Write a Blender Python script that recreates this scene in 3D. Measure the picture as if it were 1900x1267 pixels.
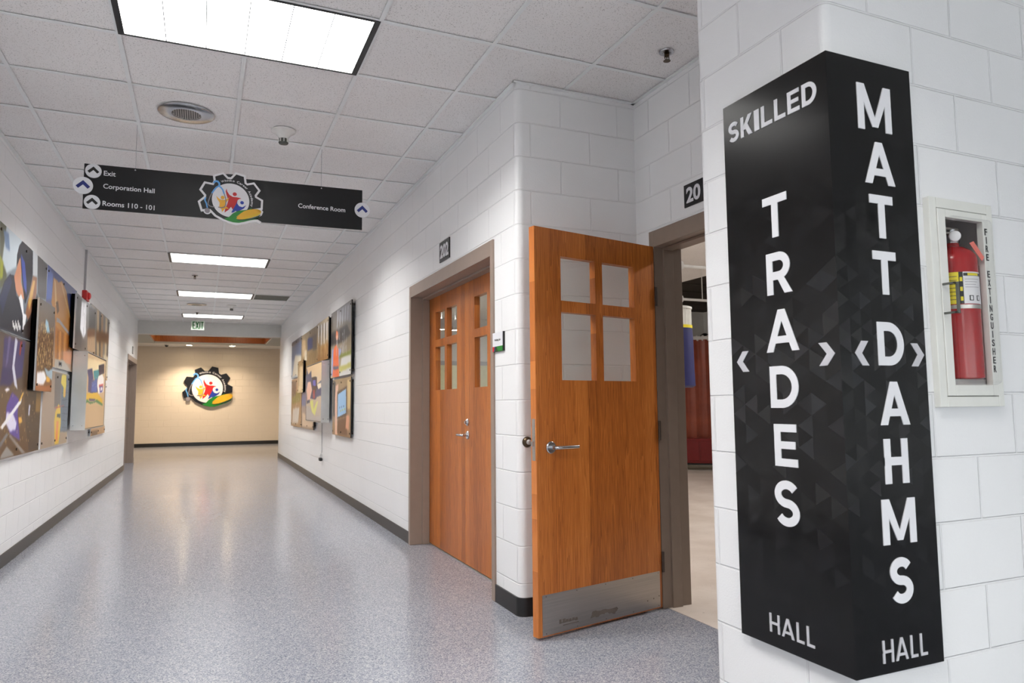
import bpy, math, random
import numpy as np
from mathutils import Matrix, Vector

for _o in list(bpy.data.objects):
    bpy.data.objects.remove(_o)
SC = bpy.context.scene
COL = SC.collection
R_ = math.radians

# ------------------------------------------------------------------ camera, world, exposure
cam_d = bpy.data.cameras.new('camera')
cam_d.sensor_width = 36.0
cam_d.lens = 1319.56 / 1900 * 36.0
cam_d.clip_start = 0.05
cam_d.dof.use_dof = True
cam_d.dof.focus_distance = 4.0
cam_d.dof.aperture_fstop = 5.6
cam = bpy.data.objects.new('camera', cam_d)
COL.objects.link(cam)
CR = (0.917448, -0.39776, -0.008709)
CU = (-0.027071, -0.084248, 0.996077)
CF = (0.396933, 0.913613, 0.088061)
cam.matrix_world = Matrix(((CR[0], CU[0], -CF[0], 0), (CR[1], CU[1], -CF[1], 0), (CR[2], CU[2], -CF[2], 1.19122), (0, 0, 0, 1)))
SC.camera = cam
W = bpy.data.worlds.new('world')
W.use_nodes = True
W.node_tree.nodes['Background'].inputs[0].default_value = (0.92, 0.96, 1, 1)
W.node_tree.nodes['Background'].inputs[1].default_value = 2.2
SC.world = W
SC.view_settings.view_transform = 'Standard'
SC.view_settings.look = 'None'
SC.view_settings.gamma = 1.0
SC.view_settings.use_curve_mapping = False
SC.view_settings.exposure = 1.14
PANEL_LIGHT = 15.0         # radiance of a troffer's prismatic lens straight down
SHOP_LAMP = 190.0
DOWN_W = 40.0

# ------------------------------------------------------------------ shared dimensions (metres)
H = 3.1137                  # ceiling
XL, XR = -1.357, 1.671      # corridor walls
YE = 17.79                  # end of corridor
YF = 24.19                  # far lobby wall
GX, GY, TX, TY = -0.4493, 4.0176, 0.6096, 0.63045   # ceiling grid

# ------------------------------------------------------------------ materials
def lin(c):
    return tuple(((v / 255) / 12.92 if v / 255 <= 0.04045 else ((v / 255 + 0.055) / 1.055) ** 2.4) for v in c)

class NT:
    def __init__(s, name):
        s.m = bpy.data.materials.new(name); s.m.use_nodes = True
        s.t = s.m.node_tree; s.b = s.t.nodes['Principled BSDF']; s.out = s.t.nodes['Material Output']
    def n(s, typ, **kw):
        x = s.t.nodes.new(typ)
        for k, v in kw.items():
            setattr(x, k, v)
        return x
    def set(s, node, **kw):
        for k, v in kw.items():
            node.inputs[k.replace('_', ' ')].default_value = v
    def l(s, a, b): s.t.links.new(a, b)
    def math(s, op, a, b=None, c=None):
        x = s.n('ShaderNodeMath', operation=op)
        for i, v in enumerate((a, b, c)):
            if v is None: continue
            if hasattr(v, 'links'): s.l(v, x.inputs[i])
            else: x.inputs[i].default_value = v
        return x.outputs[0]
    def ramp(s, fac, stops):
        x = s.n('ShaderNodeValToRGB')
        e = x.color_ramp.elements
        while len(e) < len(stops): e.new(0.5)
        for i, (p, c) in enumerate(stops):
            e[i].position = p; e[i].color = (*c, 1)
        s.l(fac, x.inputs[0]); return x.outputs[0]
    def noise(s, vec, scale, detail=2, rough=0.5, dist=0):
        x = s.n('ShaderNodeTexNoise'); x.inputs['Scale'].default_value = scale
        x.inputs['Detail'].default_value = detail; x.inputs['Roughness'].default_value = rough; x.inputs['Distortion'].default_value = dist
        if vec is not None: s.l(vec, x.inputs['Vector'])
        return x.outputs['Fac']
    def mix(s, fac, a, b, mode='MIX'):
        x = s.n('ShaderNodeMix', data_type='RGBA', blend_type=mode)
        for i, v in ((0, fac), (6, a), (7, b)):
            if hasattr(v, 'links'): s.l(v, x.inputs[i])
            elif i == 0: x.inputs[0].default_value = v
            else: x.inputs[i].default_value = (*v, 1)
        return x.outputs[2]
    def bump(s, h, strength, dist, prev=None):
        x = s.n('ShaderNodeBump'); x.inputs['Strength'].default_value = strength; x.inputs['Distance'].default_value = dist
        s.l(h, x.inputs['Height'])
        if prev is not None: s.l(prev, x.inputs['Normal'])
        return x.outputs[0]
    def base(s, v):
        if hasattr(v, 'links'): s.l(v, s.b.inputs['Base Color'])
        else: s.b.inputs['Base Color'].default_value = (*v, 1)

def plain(name, col, rough=0.5, metal=0.0, emit=0.0, spec=0.5, var=0.06):
    """A paint, plastic or metal with a faint procedural unevenness."""
    k = NT(name)
    c = lin(col)
    tc = k.n('ShaderNodeTexCoord')
    f = k.noise(tc.outputs['Object'], 14, 3)
    k.base(k.ramp(f, [(0.3, tuple(v * (1 - var) for v in c)), (0.7, tuple(min(1, v * (1 + var)) for v in c))]))
    k.b.inputs['Roughness'].default_value = rough
    k.b.inputs['Metallic'].default_value = metal
    k.b.inputs['Specular IOR Level'].default_value = spec
    if emit:
        k.b.inputs['Emission Color'].default_value = (*c, 1)
        k.b.inputs['Emission Strength'].default_value = emit
    return k.m

def brushed(name, col, rough=0.3, sx=3, sz=160):
    k = NT(name)
    c = lin(col)
    tc = k.n('ShaderNodeTexCoord'); mp = k.n('ShaderNodeMapping'); mp.inputs['Scale'].default_value = (sx, sz, sz)
    k.l(tc.outputs['Object'], mp.inputs[0])
    f = k.noise(mp.outputs[0], 1, 3)
    k.base(k.ramp(f, [(0.3, tuple(v * 0.85 for v in c)), (0.7, c)]))
    k.b.inputs['Metallic'].default_value = 1
    k.b.inputs['Roughness'].default_value = rough
    return k.m

def cmu(name, col, shift=0.14, rough=0.33):
    """Painted concrete block: 16 x 8 inch running bond, grooves and orange peel."""
    k = NT(name)
    ge = k.n('ShaderNodeNewGeometry')
    sp = k.n('ShaderNodeSeparateXYZ'); k.l(ge.outputs['Position'], sp.inputs[0])
    sn = k.n('ShaderNodeSeparateXYZ'); k.l(ge.outputs['True Normal'], sn.inputs[0])
    side = k.math('GREATER_THAN', k.math('ABSOLUTE', sn.outputs[0]), 0.7072)
    u = k.math('ADD', k.math('MULTIPLY', side, sp.outputs[1]), k.math('MULTIPLY', k.math('SUBTRACT', 1.0, side), sp.outputs[0]))
    u = k.math('SUBTRACT', u, shift)
    v = k.math('ADD', sp.outputs[2], 0.03)
    cb = k.n('ShaderNodeCombineXYZ'); k.l(u, cb.inputs[0]); k.l(v, cb.inputs[1])
    br = k.n('ShaderNodeTexBrick', offset=0.5)
    k.set(br, Scale=1.0, Mortar_Size=0.005, Mortar_Smooth=0.6, Bias=0.0, Brick_Width=0.4064, Row_Height=0.2075)
    k.l(cb.outputs[0], br.inputs['Vector'])
    br.inputs['Color1'].default_value = br.inputs['Color2'].default_value = (1, 1, 1, 1)
    br.inputs['Mortar'].default_value = (0, 0, 0, 1)
    c = lin(col)
    f = k.noise(ge.outputs['Position'], 1.6, 3)
    cc = k.ramp(f, [(0.3, tuple(v * 0.97 for v in c)), (0.7, c)])
    k.base(k.mix(br.outputs['Fac'], cc, tuple(v * 0.985 for v in c)))
    peel = k.noise(ge.outputs['Position'], 170, 2, 0.6)
    b1 = k.bump(br.outputs['Color'], 0.75, 0.006)
    k.l(k.bump(peel, 0.25, 0.003, b1), k.b.inputs['Normal'])
    k.b.inputs['Roughness'].default_value = rough
    return k.m

def wood(name, light, mid, dark, strip=0.088, rough=0.33):
    """Oak veneer: vertical strips, each with its own tone and grain."""
    k = NT(name)
    tc = k.n('ShaderNodeTexCoord')
    sp = k.n('ShaderNodeSeparateXYZ'); k.l(tc.outputs['Object'], sp.inputs[0])
    x = k.math('ADD', sp.outputs[0], 7.03)
    idx = k.math('FLOOR', k.math('DIVIDE', x, strip))
    wn = k.n('ShaderNodeTexWhiteNoise', noise_dimensions='1D'); k.l(idx, wn.inputs['W'])
    xx = k.math('ADD', k.math('PINGPONG', x, strip), k.math('MULTIPLY', k.math('MODULO', idx, 3.0), 0.004))
    cb = k.n('ShaderNodeCombineXYZ')
    k.l(k.math('MULTIPLY', xx, 26.0), cb.inputs[0]); k.l(k.math('MULTIPLY', wn.outputs['Value'], 3.0), cb.inputs[1]); k.l(k.math('MULTIPLY', sp.outputs[2], 0.75), cb.inputs[2])
    g1 = k.noise(cb.outputs[0], 1.0, 2, 0.5, 0.4)
    rings = k.math('FRACT', k.math('MULTIPLY', g1, 11.0))
    cb2 = k.n('ShaderNodeCombineXYZ')
    k.l(k.math('MULTIPLY', x, 420.0), cb2.inputs[0]); k.l(k.math('MULTIPLY', sp.outputs[1], 420.0), cb2.inputs[1]); k.l(k.math('MULTIPLY', sp.outputs[2], 9.0), cb2.inputs[2])
    pores = k.noise(cb2.outputs[0], 1.0, 3, 0.6)
    tone = k.math('ADD', k.math('MULTIPLY', rings, 0.26), k.math('ADD', k.math('MULTIPLY', pores, 0.8), k.math('MULTIPLY', wn.outputs['Value'], 0.34)))
    k.base(k.ramp(tone, [(0.34, lin(light)), (0.68, lin(mid)), (1.0, lin(dark))]))
    k.b.inputs['Roughness'].default_value = rough
    k.l(k.bump(pores, 0.08, 0.001), k.b.inputs['Normal'])
    return k.m

def glass(name, tint=(0.96, 0.98, 0.97), refl=0.03, rough=0.0):
    k = NT(name)
    tr = k.n('ShaderNodeBsdfTransparent'); tr.inputs[0].default_value = (*tint, 1)
    gl = k.n('ShaderNodeBsdfGlossy'); gl.inputs['Roughness'].default_value = rough
    lw = k.n('ShaderNodeLayerWeight')
    ms = k.n('ShaderNodeMixShader')
    k.l(k.math('ADD', k.math('MULTIPLY', k.math('POWER', lw.outputs['Facing'], 5.0), 0.9), refl), ms.inputs[0])
    k.l(tr.outputs[0], ms.inputs[1]); k.l(gl.outputs[0], ms.inputs[2]); k.l(ms.outputs[0], k.out.inputs[0])
    return k.m

def printed(name, rough=0.3, spec=0.5):
    k = NT(name)
    a = k.n('ShaderNodeAttribute', attribute_name='Col')
    k.l(a.outputs['Color'], k.b.inputs['Base Color'])
    k.b.inputs['Roughness'].default_value = rough
    k.b.inputs['Specular IOR Level'].default_value = spec
    return k.m

def floor_mat():
    k = NT('speckled_floor')
    ge = k.n('ShaderNodeNewGeometry')
    v1 = k.n('ShaderNodeTexVoronoi'); v1.inputs['Scale'].default_value = 210
    k.l(ge.outputs['Position'], v1.inputs['Vector'])
    sp = k.n('ShaderNodeSeparateColor'); k.l(v1.outputs['Color'], sp.inputs[0])
    c1 = k.ramp(sp.outputs[0], [(0.0, lin((90, 94, 112))), (0.3, lin((138, 141, 152))), (0.62, lin((156, 157, 166))), (0.9, lin((190, 190, 192)))])
    v2 = k.noise(ge.outputs['Position'], 60, 3)
    c2 = k.mix(k.math('MULTIPLY', v2, 0.55), c1, lin((132, 136, 150)))
    k.base(c2)
    big = k.noise(ge.outputs['Position'], 1.3, 3)
    k.l(k.math('ADD', k.math('MULTIPLY', big, 0.03), 0.15), k.b.inputs['Roughness'])
    k.b.inputs['Specular IOR Level'].default_value = 0.36
    return k.m

def concrete_mat():
    k = NT('shop_concrete')
    ge = k.n('ShaderNodeNewGeometry')
    f = k.noise(ge.outputs['Position'], 2.2, 6, 0.6)
    g = k.noise(ge.outputs['Position'], 55, 2)
    c = k.ramp(f, [(0.3, lin((196, 182, 170))), (0.7, lin((222, 211, 202)))])
    k.base(k.mix(k.math('MULTIPLY', k.math('GREATER_THAN', g, 0.72), 0.5), c, lin((110, 96, 86))))
    k.b.inputs['Roughness'].default_value = 0.4
    return k.m

def tile_mat():
    """Mineral fibre ceiling tile with pinholes and fissures."""
    k = NT('ceiling_tile')
    ge = k.n('ShaderNodeNewGeometry')
    f = k.noise(ge.outputs['Position'], 125, 2, 0.6, 0.3)
    v = k.n('ShaderNodeTexVoronoi'); v.inputs['Scale'].default_value = 85; k.l(ge.outputs['Position'], v.inputs['Vector'])
    hole = k.math('MAXIMUM', k.math('GREATER_THAN', f, 0.645), k.math('LESS_THAN', v.outputs['Distance'], 0.17))
    big = k.noise(ge.outputs['Position'], 0.9, 2)
    c = k.ramp(big, [(0.3, lin((232, 229, 228))), (0.7, lin((240, 238, 237)))])
    k.base(k.mix(k.math('MULTIPLY', hole, 0.6), c, lin((134, 128, 124))))
    inv = k.math('SUBTRACT', 1.0, hole)
    k.l(k.bump(inv, 0.5, 0.003), k.b.inputs['Normal'])
    k.b.inputs['Roughness'].default_value = 0.85
    k.b.inputs['Specular IOR Level'].default_value = 0.15
    return k.m

def lens_mat(name, col, strength):
    k = NT(name)
    k.b.inputs['Base Color'].default_value = (0.8, 0.8, 0.8, 1)
    k.b.inputs['Emission Color'].default_value = (*col, 1)
    k.b.inputs['Emission Strength'].default_value = strength
    return k.m

def troffer_mat(name, col):
    """Prismatic troffer lens: throws most of its light downward and little near the horizontal, as low-glare fixtures do."""
    k = NT(name)
    ge = k.n('ShaderNodeNewGeometry')
    d = k.n('ShaderNodeVectorMath', operation='DOT_PRODUCT'); k.l(ge.outputs['Normal'], d.inputs[0]); k.l(ge.outputs['Incoming'], d.inputs[1])
    mr = k.n('ShaderNodeMapRange', interpolation_type='SMOOTHSTEP')
    k.l(d.outputs['Value'], mr.inputs['Value'])
    for q, v in (('From Min', 0.34), ('From Max', 0.54), ('To Min', 0.0), ('To Max', 1.0)): mr.inputs[q].default_value = v
    c3 = k.math('MULTIPLY', mr.outputs['Result'], k.math('ADD', k.math('MULTIPLY', k.math('MAXIMUM', d.outputs['Value'], 0.0), 0.5), 0.5))
    k.b.inputs['Base Color'].default_value = (0.8, 0.8, 0.8, 1)
    k.b.inputs['Emission Color'].default_value = (*col, 1)
    k.l(k.math('ADD', k.math('MULTIPLY', c3, PANEL_LIGHT), 1.0), k.b.inputs['Emission Strength'])
    return k.m

def curtain_mat():
    k = NT('red_vinyl')
    tc = k.n('ShaderNodeTexCoord')
    f = k.noise(tc.outputs['Object'], 3, 3)
    k.base(k.ramp(f, [(0.3, lin((132, 48, 24))), (0.7, lin((166, 72, 36)))]))
    k.b.inputs['Roughness'].default_value = 0.3
    k.b.inputs['Transmission Weight'].default_value = 0.15
    return k.m

M = {}
M['block'] = cmu('painted_block', (238, 238, 239))
M['block_cream'] = cmu('cream_block', (230, 218, 202))
M['header'] = plain('header_paint', (206, 205, 202), 0.5, var=0.02)
M['soffit'] = plain('soffit_paint', (172, 174, 168), 0.6, var=0.02)
M['white'] = plain('white_paint', (228, 226, 222), 0.5, var=0.02)
M['floor'] = floor_mat()
M['concrete'] = concrete_mat()
M['tile'] = tile_mat()
M['pavement'] = plain('pale_bounce_ground', (222, 218, 210), 0.8)  # kept pale so the added ground bounces light upward
M['grid'] = plain('grid_white', (232, 234, 234), 0.45, var=0.02)
M['black_base'] = plain('black_rubber', (26, 25, 25), 0.3)
M['lit_base'] = plain('rubber_lit_brown', (50, 44, 40), 0.34, spec=0.35)  # black rubber with the light it reflects painted in as brown
M['taupe'] = plain('taupe_enamel', (150, 132, 120), 0.38, var=0.03)
M['taupe_dark'] = plain('taupe_frame', (134, 117, 104), 0.38, var=0.04)
M['oak'] = wood('oak_veneer', (214, 136, 66), (184, 104, 42), (128, 66, 22))
M['oak_edge'] = wood('oak_edge', (220, 142, 76), (204, 122, 58), (164, 90, 38), strip=0.5)
M['oak_far'] = wood('oak_fascia', (176, 104, 40), (156, 84, 26), (112, 54, 16), strip=3.0)
M['steel'] = brushed('stainless', (190, 184, 178), 0.34)
M['chrome'] = plain('satin_chrome', (196, 197, 200), 0.22, 1.0)
M['bronze'] = plain('dark_bronze', (92, 78, 62), 0.3, 1.0)
M['hinge'] = plain('hinge_brown', (74, 62, 54), 0.4, 0.4)
M['glass'] = glass('window_glass')
M['clear'] = glass('clear_plastic', (0.98, 0.98, 0.98), 0.03, 0.05)
M['lens'] = troffer_mat('troffer_lens', (1, 0.99, 0.955))
M['lamp_warm'] = lens_mat('warm_lamp', (1, 0.80, 0.52), 40)
M['lamp_shop'] = lens_mat('shop_lamp', (1, 0.97, 0.92), SHOP_LAMP)
M['louver'] = plain('louver_white', (150, 150, 156), 0.5)
M['black'] = plain('black_trim', (14, 14, 15), 0.4)
M['matte_black'] = plain('matte_black', (9, 9, 10), 0.9, spec=0.1)
M['sign_black'] = plain('sign_black', (15, 15, 18), 0.3, spec=0.4)
M['sign_white'] = plain('sign_white', (226, 226, 230), 0.4, var=0.01)
M['sign_grey'] = plain('sign_grey', (196, 195, 200), 0.4, var=0.01)
M['navy'] = plain('navy_ink', (34, 46, 120), 0.4)
M['print'] = printed('photo_print', 0.3, 0.2)
M['wrap'] = printed('sign_wrap', 0.18, 0.3)
M['case'] = brushed('brushed_case', (206, 205, 204), 0.36, 90, 3)
M['detector'] = plain('detector_plastic', (226, 224, 220), 0.4)
M['vent'] = plain('vent_grey', (92, 94, 88), 0.6)
M['logo_black'] = plain('logo_black', (16, 17, 24), 0.35)
M['logo_white'] = plain('logo_white', (230, 228, 232), 0.4, var=0.01)
M['logo_red'] = plain('logo_red', (196, 34, 36), 0.4)
M['logo_blue'] = plain('logo_blue', (32, 58, 158), 0.4)
M['logo_yellow'] = plain('logo_yellow', (238, 176, 52), 0.4)
M['logo_green'] = plain('logo_green', (28, 128, 42), 0.4)
M['logo_dkgreen'] = plain('logo_dark_green', (14, 62, 28), 0.4)
M['logo_corn'] = plain('logo_corn', (226, 186, 36), 0.4)
M['logo_sky'] = plain('logo_sky_blue', (98, 164, 226), 0.4)
M['logo_grey'] = plain('logo_grey', (140, 134, 140), 0.4)
M['ext_red'] = plain('extinguisher_red', (158, 10, 18), 0.22)
M['tag_red'] = plain('paper_tag', (226, 120, 108), 0.7)
M['label_yellow'] = plain('label_yellow', (226, 208, 40), 0.5)
M['label_white'] = plain('label_white', (222, 220, 222), 0.5)
M['cabinet'] = plain('cabinet_enamel', (226, 226, 220), 0.35, var=0.02)
M['cavity'] = plain('cabinet_grey', (176, 172, 170), 0.5)
M['alarm_red'] = plain('alarm_red', (186, 28, 30), 0.35)
M['conduit'] = plain('conduit_grey', (176, 176, 180), 0.45)
M['exit_white'] = plain('exit_white', (214, 220, 208), 0.5, emit=0.0)
M['exit_green'] = plain('exit_green', (6, 92, 28), 0.5, emit=0.0)
M['deck'] = plain('dark_deck', (62, 54, 48), 0.8)
M['pipe'] = plain('white_pipe', (214, 214, 214), 0.4)
M['bag_blue'] = plain('blue_bag', (26, 27, 88), 0.55, var=0.12)
M['filter'] = plain('white_filter', (226, 226, 222), 0.7)
M['curtain'] = curtain_mat()
M['cart_red'] = plain('cart_red', (112, 12, 14), 0.4)
M['pale'] = plain('pale_yellow', (226, 226, 186), 0.5)
M['scuff'] = plain('scuff_mark', (104, 92, 84), 0.6)

# ------------------------------------------------------------------ mesh builder
class G:
    """Collects shapes; build() links them as ONE mesh object. Local axes of wall things: x right as seen, y away from the viewer, z up."""
    def __init__(s, mat=None):
        s.v = []; s.f = []; s.mi = []; s.T = mat or Matrix()
    def add(s, vs, fs, m=0):
        b = len(s.v)
        s.v += [tuple(s.T @ Vector(p)) for p in vs]
        s.f += [tuple(i + b for i in f) for f in fs]; s.mi += [m] * len(fs)
        return s
    def box(s, x0, x1, y0, y1, z0, z1, m=0):
        vs = [(x, y, z) for x in (x0, x1) for y in (y0, y1) for z in (z0, z1)]
        return s.add(vs, [(0, 1, 3, 2), (4, 6, 7, 5), (0, 4, 5, 1), (2, 3, 7, 6), (0, 2, 6, 4), (1, 5, 7, 3)], m)
    def prism(s, poly, y0, y1, m=0):
        a = sum(poly[i][0] * poly[(i + 1) % len(poly)][1] - poly[(i + 1) % len(poly)][0] * poly[i][1] for i in range(len(poly)))
        if a < 0: poly = poly[::-1]
        n = len(poly)
        vs = [(x, y0, z) for x, z in poly] + [(x, y1, z) for x, z in poly]
        fs = [tuple(range(n)), tuple(range(2 * n - 1, n - 1, -1))] + [(i, i + n, (i + 1) % n + n, (i + 1) % n) for i in range(n)]
        return s.add(vs, fs, m)
    def plan(s, poly, z0, z1, m=0):
        a = sum(poly[i][0] * poly[(i + 1) % len(poly)][1] - poly[(i + 1) % len(poly)][0] * poly[i][1] for i in range(len(poly)))
        if a < 0: poly = poly[::-1]
        n = len(poly)
        vs = [(x, y, z0) for x, y in poly] + [(x, y, z1) for x, y in poly]
        fs = [tuple(range(n - 1, -1, -1)), tuple(range(n, 2 * n))] + [(i, (i + 1) % n, (i + 1) % n + n, i + n) for i in range(n)]
        return s.add(vs, fs, m)
    def lathe(s, prof, o=(0, 0, 0), axis=(0, 0, 1), n=24, m=0, caps=True):
        """prof: (radius, height along axis)"""
        ax = Vector(axis).normalized(); t = Vector((1, 0, 0)) if abs(ax.x) < 0.9 else Vector((0, 1, 0))
        u = ax.cross(t).normalized(); w = ax.cross(u); o = Vector(o)
        vs = []; fs = []
        for r, h in prof:
            for i in range(n):
                a = 2 * math.pi * i / n
                vs.append(tuple(o + ax * h + (u * math.cos(a) + w * math.sin(a)) * r))
        for j in range(len(prof) - 1):
            for i in range(n):
                fs.append((j * n + i, j * n + (i + 1) % n, (j + 1) * n + (i + 1) % n, (j + 1) * n + i))
        if caps:
            fs.append(tuple(range(n - 1, -1, -1))); k = (len(prof) - 1) * n; fs.append(tuple(range(k, k + n)))
        return s.add(vs, fs, m)
    def cyl(s, p0, p1, r, n=16, m=0, r1=None):
        d = Vector(p1) - Vector(p0)
        return s.lathe([(r, 0), (r if r1 is None else r1, d.length)], p0, d, n, m)
    def tube(s, path, r, n=10, m=0):
        P = [Vector(p) for p in path]; vs = []; fs = []
        for i, p in enumerate(P):
            d = (P[min(i + 1, len(P) - 1)] - P[max(i - 1, 0)]).normalized()
            t = Vector((0, 0, 1)) if abs(d.z) < 0.9 else Vector((0, 1, 0))
            u = d.cross(t).normalized(); w = d.cross(u)
            vs += [tuple(p + (u * math.cos(2 * math.pi * k / n) + w * math.sin(2 * math.pi * k / n)) * r) for k in range(n)]
        for j in range(len(P) - 1):
            fs += [(j * n + i, j * n + (i + 1) % n, (j + 1) * n + (i + 1) % n, (j + 1) * n + i) for i in range(n)]
        fs += [tuple(range(n - 1, -1, -1)), tuple(range((len(P) - 1) * n, len(P) * n))]
        return s.add(vs, fs, m)
    def stroke(s, pts, t, y0, y1, closed=False, m=0):
        """A flat ribbon of width t along pts (x, z), from depth y0 to y1, mitred."""
        n = len(pts); P = [Vector(p) for p in pts]; L = []; Rr = []
        for i in range(n):
            a = P[(i - 1) % n] if (closed or i > 0) else None
            b = P[(i + 1) % n] if (closed or i < n - 1) else None
            d1 = (P[i] - a).normalized() if a is not None else None
            d2 = (b - P[i]).normalized() if b is not None else None
            d1 = d1 or d2; d2 = d2 or d1
            n1 = Vector((-d1.y, d1.x)); n2 = Vector((-d2.y, d2.x)); mm = n1 + n2
            mm = mm.normalized() if mm.length > 1e-6 else n1
            k = (t / 2) / max(0.35, mm.dot(n1))
            L.append(P[i] + mm * k); Rr.append(P[i] - mm * k)
        vs = [(p.x, y, p.y) for y in (y0, y1) for q in (L, Rr) for p in q]
        fs = []
        for i in range(n if closed else n - 1):
            j = (i + 1) % n
            fs += [(n + i, n + j, j, i), (2 * n + i, 2 * n + j, 3 * n + j, 3 * n + i), (i, j, 2 * n + j, 2 * n + i), (n + j, n + i, 3 * n + i, 3 * n + j)]
        if not closed:
            fs += [(0, 2 * n, 3 * n, n), (2 * n - 1, 4 * n - 1, 3 * n - 1, n - 1)]
        return s.add(vs, fs, m)
    def build(s, name, mats, parent=None, smooth=None, bevel=0, loc=None):
        me = bpy.data.meshes.new(name)
        vs = s.v
        if loc is not None:
            vs = [(x - loc[0], y - loc[1], z - loc[2]) for x, y, z in vs]
        me.from_pydata(vs, [], s.f)
        for mt in (mats if isinstance(mats, (list, tuple)) else [mats]):
            me.materials.append(mt)
        me.polygons.foreach_set('material_index', s.mi)
        me.update()
        o = bpy.data.objects.new(name, me); COL.objects.link(o)
        if loc is not None: o.location = loc
        if parent is not None: o.parent = parent
        if smooth:
            me.shade_smooth(); me.set_sharp_from_angle(angle=R_(smooth))
        if bevel:
            b = o.modifiers.new('bevel', 'BEVEL'); b.width = bevel; b.segments = 2; b.limit_method = 'ANGLE'; b.angle_limit = R_(50)
        return o

def tag(o, label=None, cat=None, group=None, kind=None):
    for k, v in (('label', label), ('category', cat), ('group', group), ('kind', kind)):
        if v: o[k] = v
    return o
def thing(name, label, cat, loc=(0, 0, 0), rz=0.0, group=None, kind=None):
    o = bpy.data.objects.new(name, None); COL.objects.link(o)
    o.empty_display_size = 0.1
    o.location = loc; o.rotation_euler = (0, 0, R_(rz))
    return tag(o, label, cat, group, kind)
def copy_tree(o, parent=None):
    c = o.copy(); COL.objects.link(c)
    if parent is not None: c.parent = parent
    for ch in list(o.children): copy_tree(ch, c)
    return c
def struct(o, label, cat): return tag(o, label, cat, kind='structure')

# ------------------------------------------------------------------ lettering
_tc = {}
def glyphs(s, bold=0.0):
    if (s, bold) in _tc: return _tc[(s, bold)]
    cu = bpy.data.curves.new('t', 'FONT'); cu.body = s; cu.size = 1; cu.offset = bold; cu.resolution_u = 4
    cu.extrude = 0.5
    ob = bpy.data.objects.new('t', cu); COL.objects.link(ob)
    dg = bpy.context.evaluated_depsgraph_get(); dg.update()
    me = bpy.data.meshes.new_from_object(ob.evaluated_get(dg))
    vs = [tuple(v.co) for v in me.vertices]; fs = [tuple(p.vertices) for p in me.polygons]
    bpy.data.objects.remove(ob); bpy.data.curves.remove(cu); bpy.data.meshes.remove(me)
    _tc[(s, bold)] = (vs, fs); return vs, fs
def write(g, s, x0, x1, z0, y, depth=0.001, bold=0.0, height=None, zmid=None, m=0):
    """Text from x0 to x1, its box bottom at z0 (or centred on zmid), front at y."""
    vs, fs = glyphs(s, bold)
    xs = [v[0] for v in vs]; zs = [v[1] for v in vs]
    sx = (x1 - x0) / (max(xs) - min(xs)); sz = sx if height is None else height / (max(zs) - min(zs))
    zb = z0 if zmid is None else zmid - sz * (max(zs) - min(zs)) / 2
    g.add([(x0 + (v[0] - min(xs)) * sx, y + (0.5 - v[2]) * depth, zb + (v[1] - min(zs)) * sz) for v in vs], fs, m)

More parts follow.
